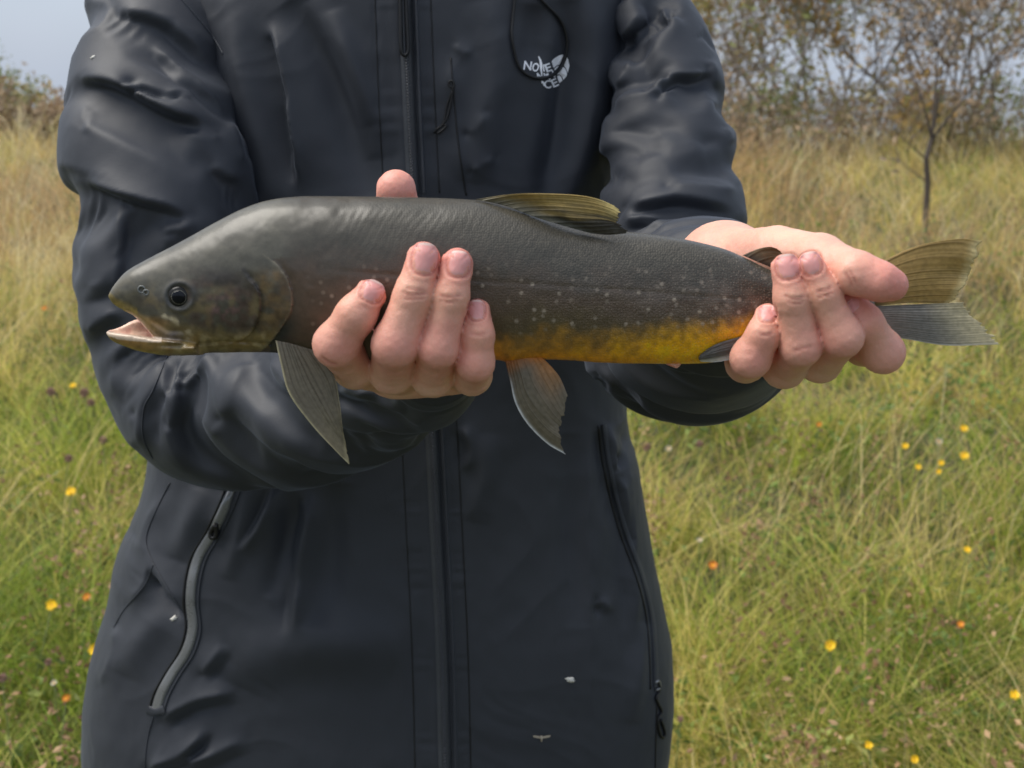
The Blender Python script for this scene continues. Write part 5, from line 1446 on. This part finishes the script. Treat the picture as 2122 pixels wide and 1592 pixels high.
def trim(jacket, jm, front):
    jk = [front]
    tape = simple('zip_tape', (.050, .054, .062), .5, var=.15, scale=300, bump=.3)
    coil = simple('zip_coil', (.05, .053, .06), .4, var=.2, scale=900)
    glossy, N, L, B = material('sealed_zip')
    co = N.new('ShaderNodeTexCoord'); nz = N.new('ShaderNodeTexNoise'); nz.inputs['Scale'].default_value = 240; nz.inputs['Detail'].default_value = 3
    L.new(co.outputs['Object'], nz.inputs['Vector']); mr = N.new('ShaderNodeMapRange'); mr.inputs[3].default_value = .2; mr.inputs[4].default_value = .4
    L.new(nz.outputs['Fac'], mr.inputs[0]); L.new(mr.outputs[0], B.inputs['Roughness'])
    B.inputs['Base Color'].default_value = (.13, .135, .14, 1); B.inputs['Specular IOR Level'].default_value = 1.0; B.inputs['Coat Weight'].default_value = .6; B.inputs['Coat Roughness'].default_value = .2
    black = simple('black_trim', (.006, .006, .007), .5, var=.2)
    white = simple('white_print', (.88, .89, .92), .55, var=.05)
    # main zip: tape, coil, slider and pull
    zl = [(pchip(np.array(float(v)), ZIP), v) for v in range(-160, 1761, 80)]
    up = [(float(x) + 1, y) for x, y in zl if y < 480]; dn = [(float(x) + 1, y) for x, y in zl if y > 780]
    for seg in (up, dn):
        n = 90 if seg is up else 140
        z = strip(jk, seg, 30, .0024, tape, 'zip_tape', jacket, n=n)
        ln = spline(seg, n * 4); base = lay(jk, spline(seg, n), .0034)
        t = np.linspace(0, 1, len(base)); tt = np.linspace(0, 1, n * 4)
        pc = np.stack([np.interp(tt, t, base[:, k]) for k in range(3)], 1)
        k = np.arange(n * 4)
        pc[:, 0] += .0011 * np.where(k % 4 < 2, 1, -1); pc[:, 1] -= .0004 * np.where(k % 2, 1, 0)
        v, f = tube(pc, .00062, 5); mk('zip_coil', v, f, coil, jacket)
    for off in (54, -62):      # lines of stitching either side
        for seg in (up, dn): cord(jk, [(x + off, y) for x, y in seg], .0005, black, 'seam', jacket, 80, .0001)
    # placket edge beside the zip
    for seg in (up, dn):
        strip(jk, [(x + 23, y) for x, y in seg], 9, .0034, jm, 'placket', jacket, n=100, nc=5)
    pl = hit(jk, 838, 60)[1]
    cord(jk, [(829,-120),(829,-40),(830,40),(832,110),(840,116),(846,108),(843,40),(840,-40),(838,-120)], .0014, black, 'zip_pull', jacket, 70, .0055)
    strip(jk, [(834,-60),(836,40),(838,114)], 12, .0050, tape, 'zip_pull_tab', jacket, n=30, nc=5)
    # hand pocket with a sealed, glossy zip
    pk = [(484,1000),(470,1040),(442,1100),(412,1150),(398,1200),(394,1250),(399,1300),(385,1350),(356,1395),(332,1440),(322,1478)]
    strip(jk, pk, [18] * 10 + [24] * 100, .0022, glossy, 'pocket_zip', jacket, n=110)
    cord(jk, [(x - 14, y) for x, y in pk], .0010, black, 'pocket_edge', jacket, 90)
    cord(jk, [(x + 17, y + 4) for x, y in pk], .0008, jm, 'pocket_piping', jacket, 90)
    cord(jk, [(447,1088),(438,1100),(436,1112),(444,1116),(449,1104),(447,1088)], .0020, black, 'pocket_slider', jacket, 24, .004)
    strip(jk, [(306,1470),(322,1476),(340,1470)], 22, .003, jm, 'pocket_tab', jacket, n=14)
    # the other hand pocket, seen edge on, with a cord pull
    pr = [(1252,880),(1262,960),(1290,1080),(1330,1190),(1352,1280),(1358,1360),(1360,1425)]
    strip(jk, pr, 13, .0030, jm, 'pocket_zip', jacket, n=90, nc=5)
    cord(jk, [(x - 12, y + 3) for x, y in pr], .0008, black, 'pocket_edge', jacket, 80)
    cord(jk, [(1363,1412),(1368,1430),(1360,1446),(1366,1462),(1372,1476),(1364,1490),(1366,1516),(1374,1530),(1378,1518),(1370,1492)], .0013, black, 'pocket_pull', jacket, 60, .003)
    cord(jk, [(1358,1415),(1366,1412),(1368,1426),(1360,1430)], .0012, glossy, 'pocket_slider', jacket, 20, .003)
    cord(jk, [(1362,1430),(1360,1500),(1358,1592),(1356,1700)], .0007, black, 'seam', jacket, 40)
    # chest pocket seam and its little cord pull
    cord(jk, [(934,120),(941,200),(950,300),(966,405)], .0007, black, 'seam', jacket, 50, .0002)
    cord(jk, [(938,182),(931,178),(930,170),(937,167),(941,176),(934,196),(926,220),(920,250),(914,262),(904,268),(900,276)], .0009, black, 'pocket_pull', jacket, 60, .0022)
    cord(jk, [(937,190),(934,215),(926,245),(918,258),(926,260),(914,272),(906,277)], .0009, black, 'pocket_pull', jacket, 50, .0022)
    # hood drawcord loop over the chest print
    cord(jk, [(1071,-140),(1069,-60),(1067,0),(1062,50),(1062,83),(1076,139),(1103,160),(1133,161),(1158,147),(1173,113),(1174,75),(1159,38),(1133,11),(1108,-20),(1085,-80),(1080,-140)],
         .0013, black, 'drawcord', jacket, 110, .0024)
    # seams
    for pts, on in (([(372,-6),(395,20),(420,50),(445,82),(462,112)], jacket), ([(352,1000),(322,1060),(303,1110),(306,1140),(330,1190),(392,1290)], front), ([(318,1484),(306,1530),(300,1592),(298,1700)], front),
                ([(318,1168),(300,1212),(258,1262),(236,1300)], front), ([(346,738),(317,809),(298,846),(296,904),(316,950)], jacket)):
        cord([on], pts, .0006, jm, 'seam', jacket, 40, .0003)
    # printed mark on the chest: letters broken up by the creases and a quartered dome
    S = 9.645
    def place(vs):
        out = []
        for x, y in vs:
            q = hit(jk, x, y); d = q[1] - np.array([0, 0, CAMZ]); out.append(q[1] - d / np.linalg.norm(d) * .0007)
        return np.array(out)
    def zpoly(pts): return [(1020 + x / S, 60 + y / S) for x, y in pts]
    def glyph(ch, x0, y0, w, hgt, rot, shear=0):
        cu = bpy.data.curves.new('letter', 'FONT'); cu.body = ch; cu.offset = .022; cu.resolution_u = 3
        ob = bpy.data.objects.new('letter', cu); COL.objects.link(ob); bpy.context.view_layer.update()
        me = bpy.data.meshes.new_from_object(ob.evaluated_get(bpy.context.evaluated_depsgraph_get()))
        co_ = np.array([v.co[:2] for v in me.vertices]); fs = [list(p.vertices) for p in me.polygons]
        bpy.data.objects.remove(ob); bpy.data.curves.remove(cu); bpy.data.meshes.remove(me)
        a = (co_ - co_.min(0)) / np.ptp(co_, axis=0)
        xx = (a[:, 0] - .5) * w + shear * (a[:, 1] - .5) * hgt; yy = -(a[:, 1] - .5) * hgt
        cr, sr = math.cos(RAD(rot)), math.sin(RAD(rot))
        return [(1020 + (x0 + x * cr - y * sr) / S, 60 + (y0 + x * sr + y * cr) / S) for x, y in zip(xx, yy)], fs
    def emit(vs, fs):
        V = place(vs); me = bpy.data.meshes.new('chest_print'); me.from_pydata([tuple(q) for q in V - root_loc(jacket)], [], fs)
        nrm = me.polygons[0].normal.y if me.polygons else -1
        if nrm > 0: me.flip_normals()
        me.materials.append(white); o = bpy.data.objects.new('chest_print', me); COL.objects.link(o); o.parent = jacket
    for g in (('N', 710, 735, 160, 180, 8), ('O', 868, 768, 132, 180, 14), ('E', 1120, 775, 118, 165, -20), ('C', 1108, 1110, 140, 165, -8), ('E', 1250, 1078, 122, 165, -24)):
        emit(*glyph(*g))
    for pl_ in ([(918,555),(935,545),(980,620),(1003,700),(1000,800),(1005,930),(985,955),(968,860),(950,760),(945,650)],
                [(890,885),(915,880),(975,945),(955,970),(930,925),(925,960),(895,960)], [(1010,725),(1035,705),(1050,860),(1020,850)],
                [(1020,890),(1050,880),(1055,910),(1120,880),(1135,925),(1090,940),(1060,925),(1045,955)], [(1185,835),(1212,825),(1225,865),(1205,885)],
                [(978,1040),(1010,1040),(1045,1075),(1050,1140),(1030,1150),(1010,1095),(985,1090)], [(1125,1000),(1165,988),(1175,1010),(1140,1025)], [(1228,945),(1262,935),(1265,965),(1232,972)],
                [(1185,650),(1220,610),(1260,578),(1340,530),(1410,515),(1420,545),(1390,620),(1350,710),(1290,730),(1228,785)],
                [(1240,800),(1290,755),(1335,742),(1250,835)], [(1490,565),(1520,610),(1545,740),(1530,800),(1508,880),(1480,800),(1430,725),(1450,650)],
                [(1405,755),(1450,785),(1478,835),(1495,895),(1485,945),(1420,1020),(1402,955),(1340,905),(1280,915),(1330,850)],
                [(1297,945),(1340,928),(1380,965),(1403,1035),(1345,1085),(1315,1015)]):
        emit(zpoly(pl_), [list(range(len(pl_)))])
# ------------------------------------------------------------------ small specks resting on the jacket
def build_specks(jacket):
    wm = simple('seed_down', (.7, .68, .62), .8, var=.15); bm_ = simple('insect_wing', (.42, .36, .28), .5, var=.2)
    def blob(px, py, rx, ry, rot, name, label, cat, mat):
        q = hit([jacket], px, py); s = mpp(px, py, q[1][1]); r = np.random.default_rng(int(px))
        n, k = 9, 14; V = []
        for i in range(n):
            ph = math.pi * i / (n - 1)
            for j in range(k):
                a = 2 * math.pi * j / k; w = 1 + .35 * r.normal()
                x, y, z = rx * math.sin(ph) * math.cos(a) * w, ry * math.sin(ph) * math.sin(a) * w, .6 * min(rx, ry) * math.cos(ph)
                c, t = math.cos(rot), math.sin(rot)
                V.append(q[1] + s * np.array([x * c - y * t, -z - .4 * min(rx, ry), x * t + y * c]))
        V = np.array(V); mk(name, V, [grid_faces(n, k, True)], mat, label=label, cat=cat)
    blob(193, 119, 5, 3, .5, 'seed_speck', 'tiny white speck stuck high on the left sleeve', 'speck', wm)
    blob(361, 1281, 7, 4, .7, 'seed_speck', 'tiny white speck stuck beside the glossy pocket zip', 'speck', wm)
    blob(1182, 1408, 9, 5, -.2, 'seed_speck', 'small fluffy beige speck on the jacket above the winged insect', 'speck', wm)
    q = hit([jacket], 1122, 1527)[1]; s = mpp(1122, 1527, q[1])
    root = empty('insect', q, 'tiny pale winged insect with spread wings low on the jacket front', 'insect')
    def flat(pts, d, name):
        V = [q + np.array([x * s, -d, -y * s]) for x, y in pts] + [q + np.array([x * s, -d + .0006, -y * s]) for x, y in pts]
        n = len(pts); me = bpy.data.meshes.new(name); loc = np.array(root.location)
        me.from_pydata([tuple(v - loc) for v in V], [], [list(range(n)), list(range(2*n-1, n-1, -1))] + [[i, i + n, (i+1) % n + n, (i+1) % n] for i in range(n)])
        me.materials.append(bm_); o = bpy.data.objects.new(name, me); COL.objects.link(o); o.parent = root
    for sg in (-1, 1):
        flat([(sg*2,-2),(sg*10,-4),(sg*19,-5),(sg*17,-1),(sg*9,1),(sg*3,2)], .0016, 'wing')
    v, f = tube([q + np.array([0, -.0018, 5 * s]), q + np.array([0, -.002, 0]), q + np.array([.3 * s, -.0018, -9 * s])], [1.6 * s, 2.8 * s, 1.4 * s], 8)
    mk('abdomen', v, f, bm_, root)

build_land()
fish, fish_body = build_fish()
build_fins(fish, fish_body)
person, jacket, body = build_person()
build_specks(jacket)
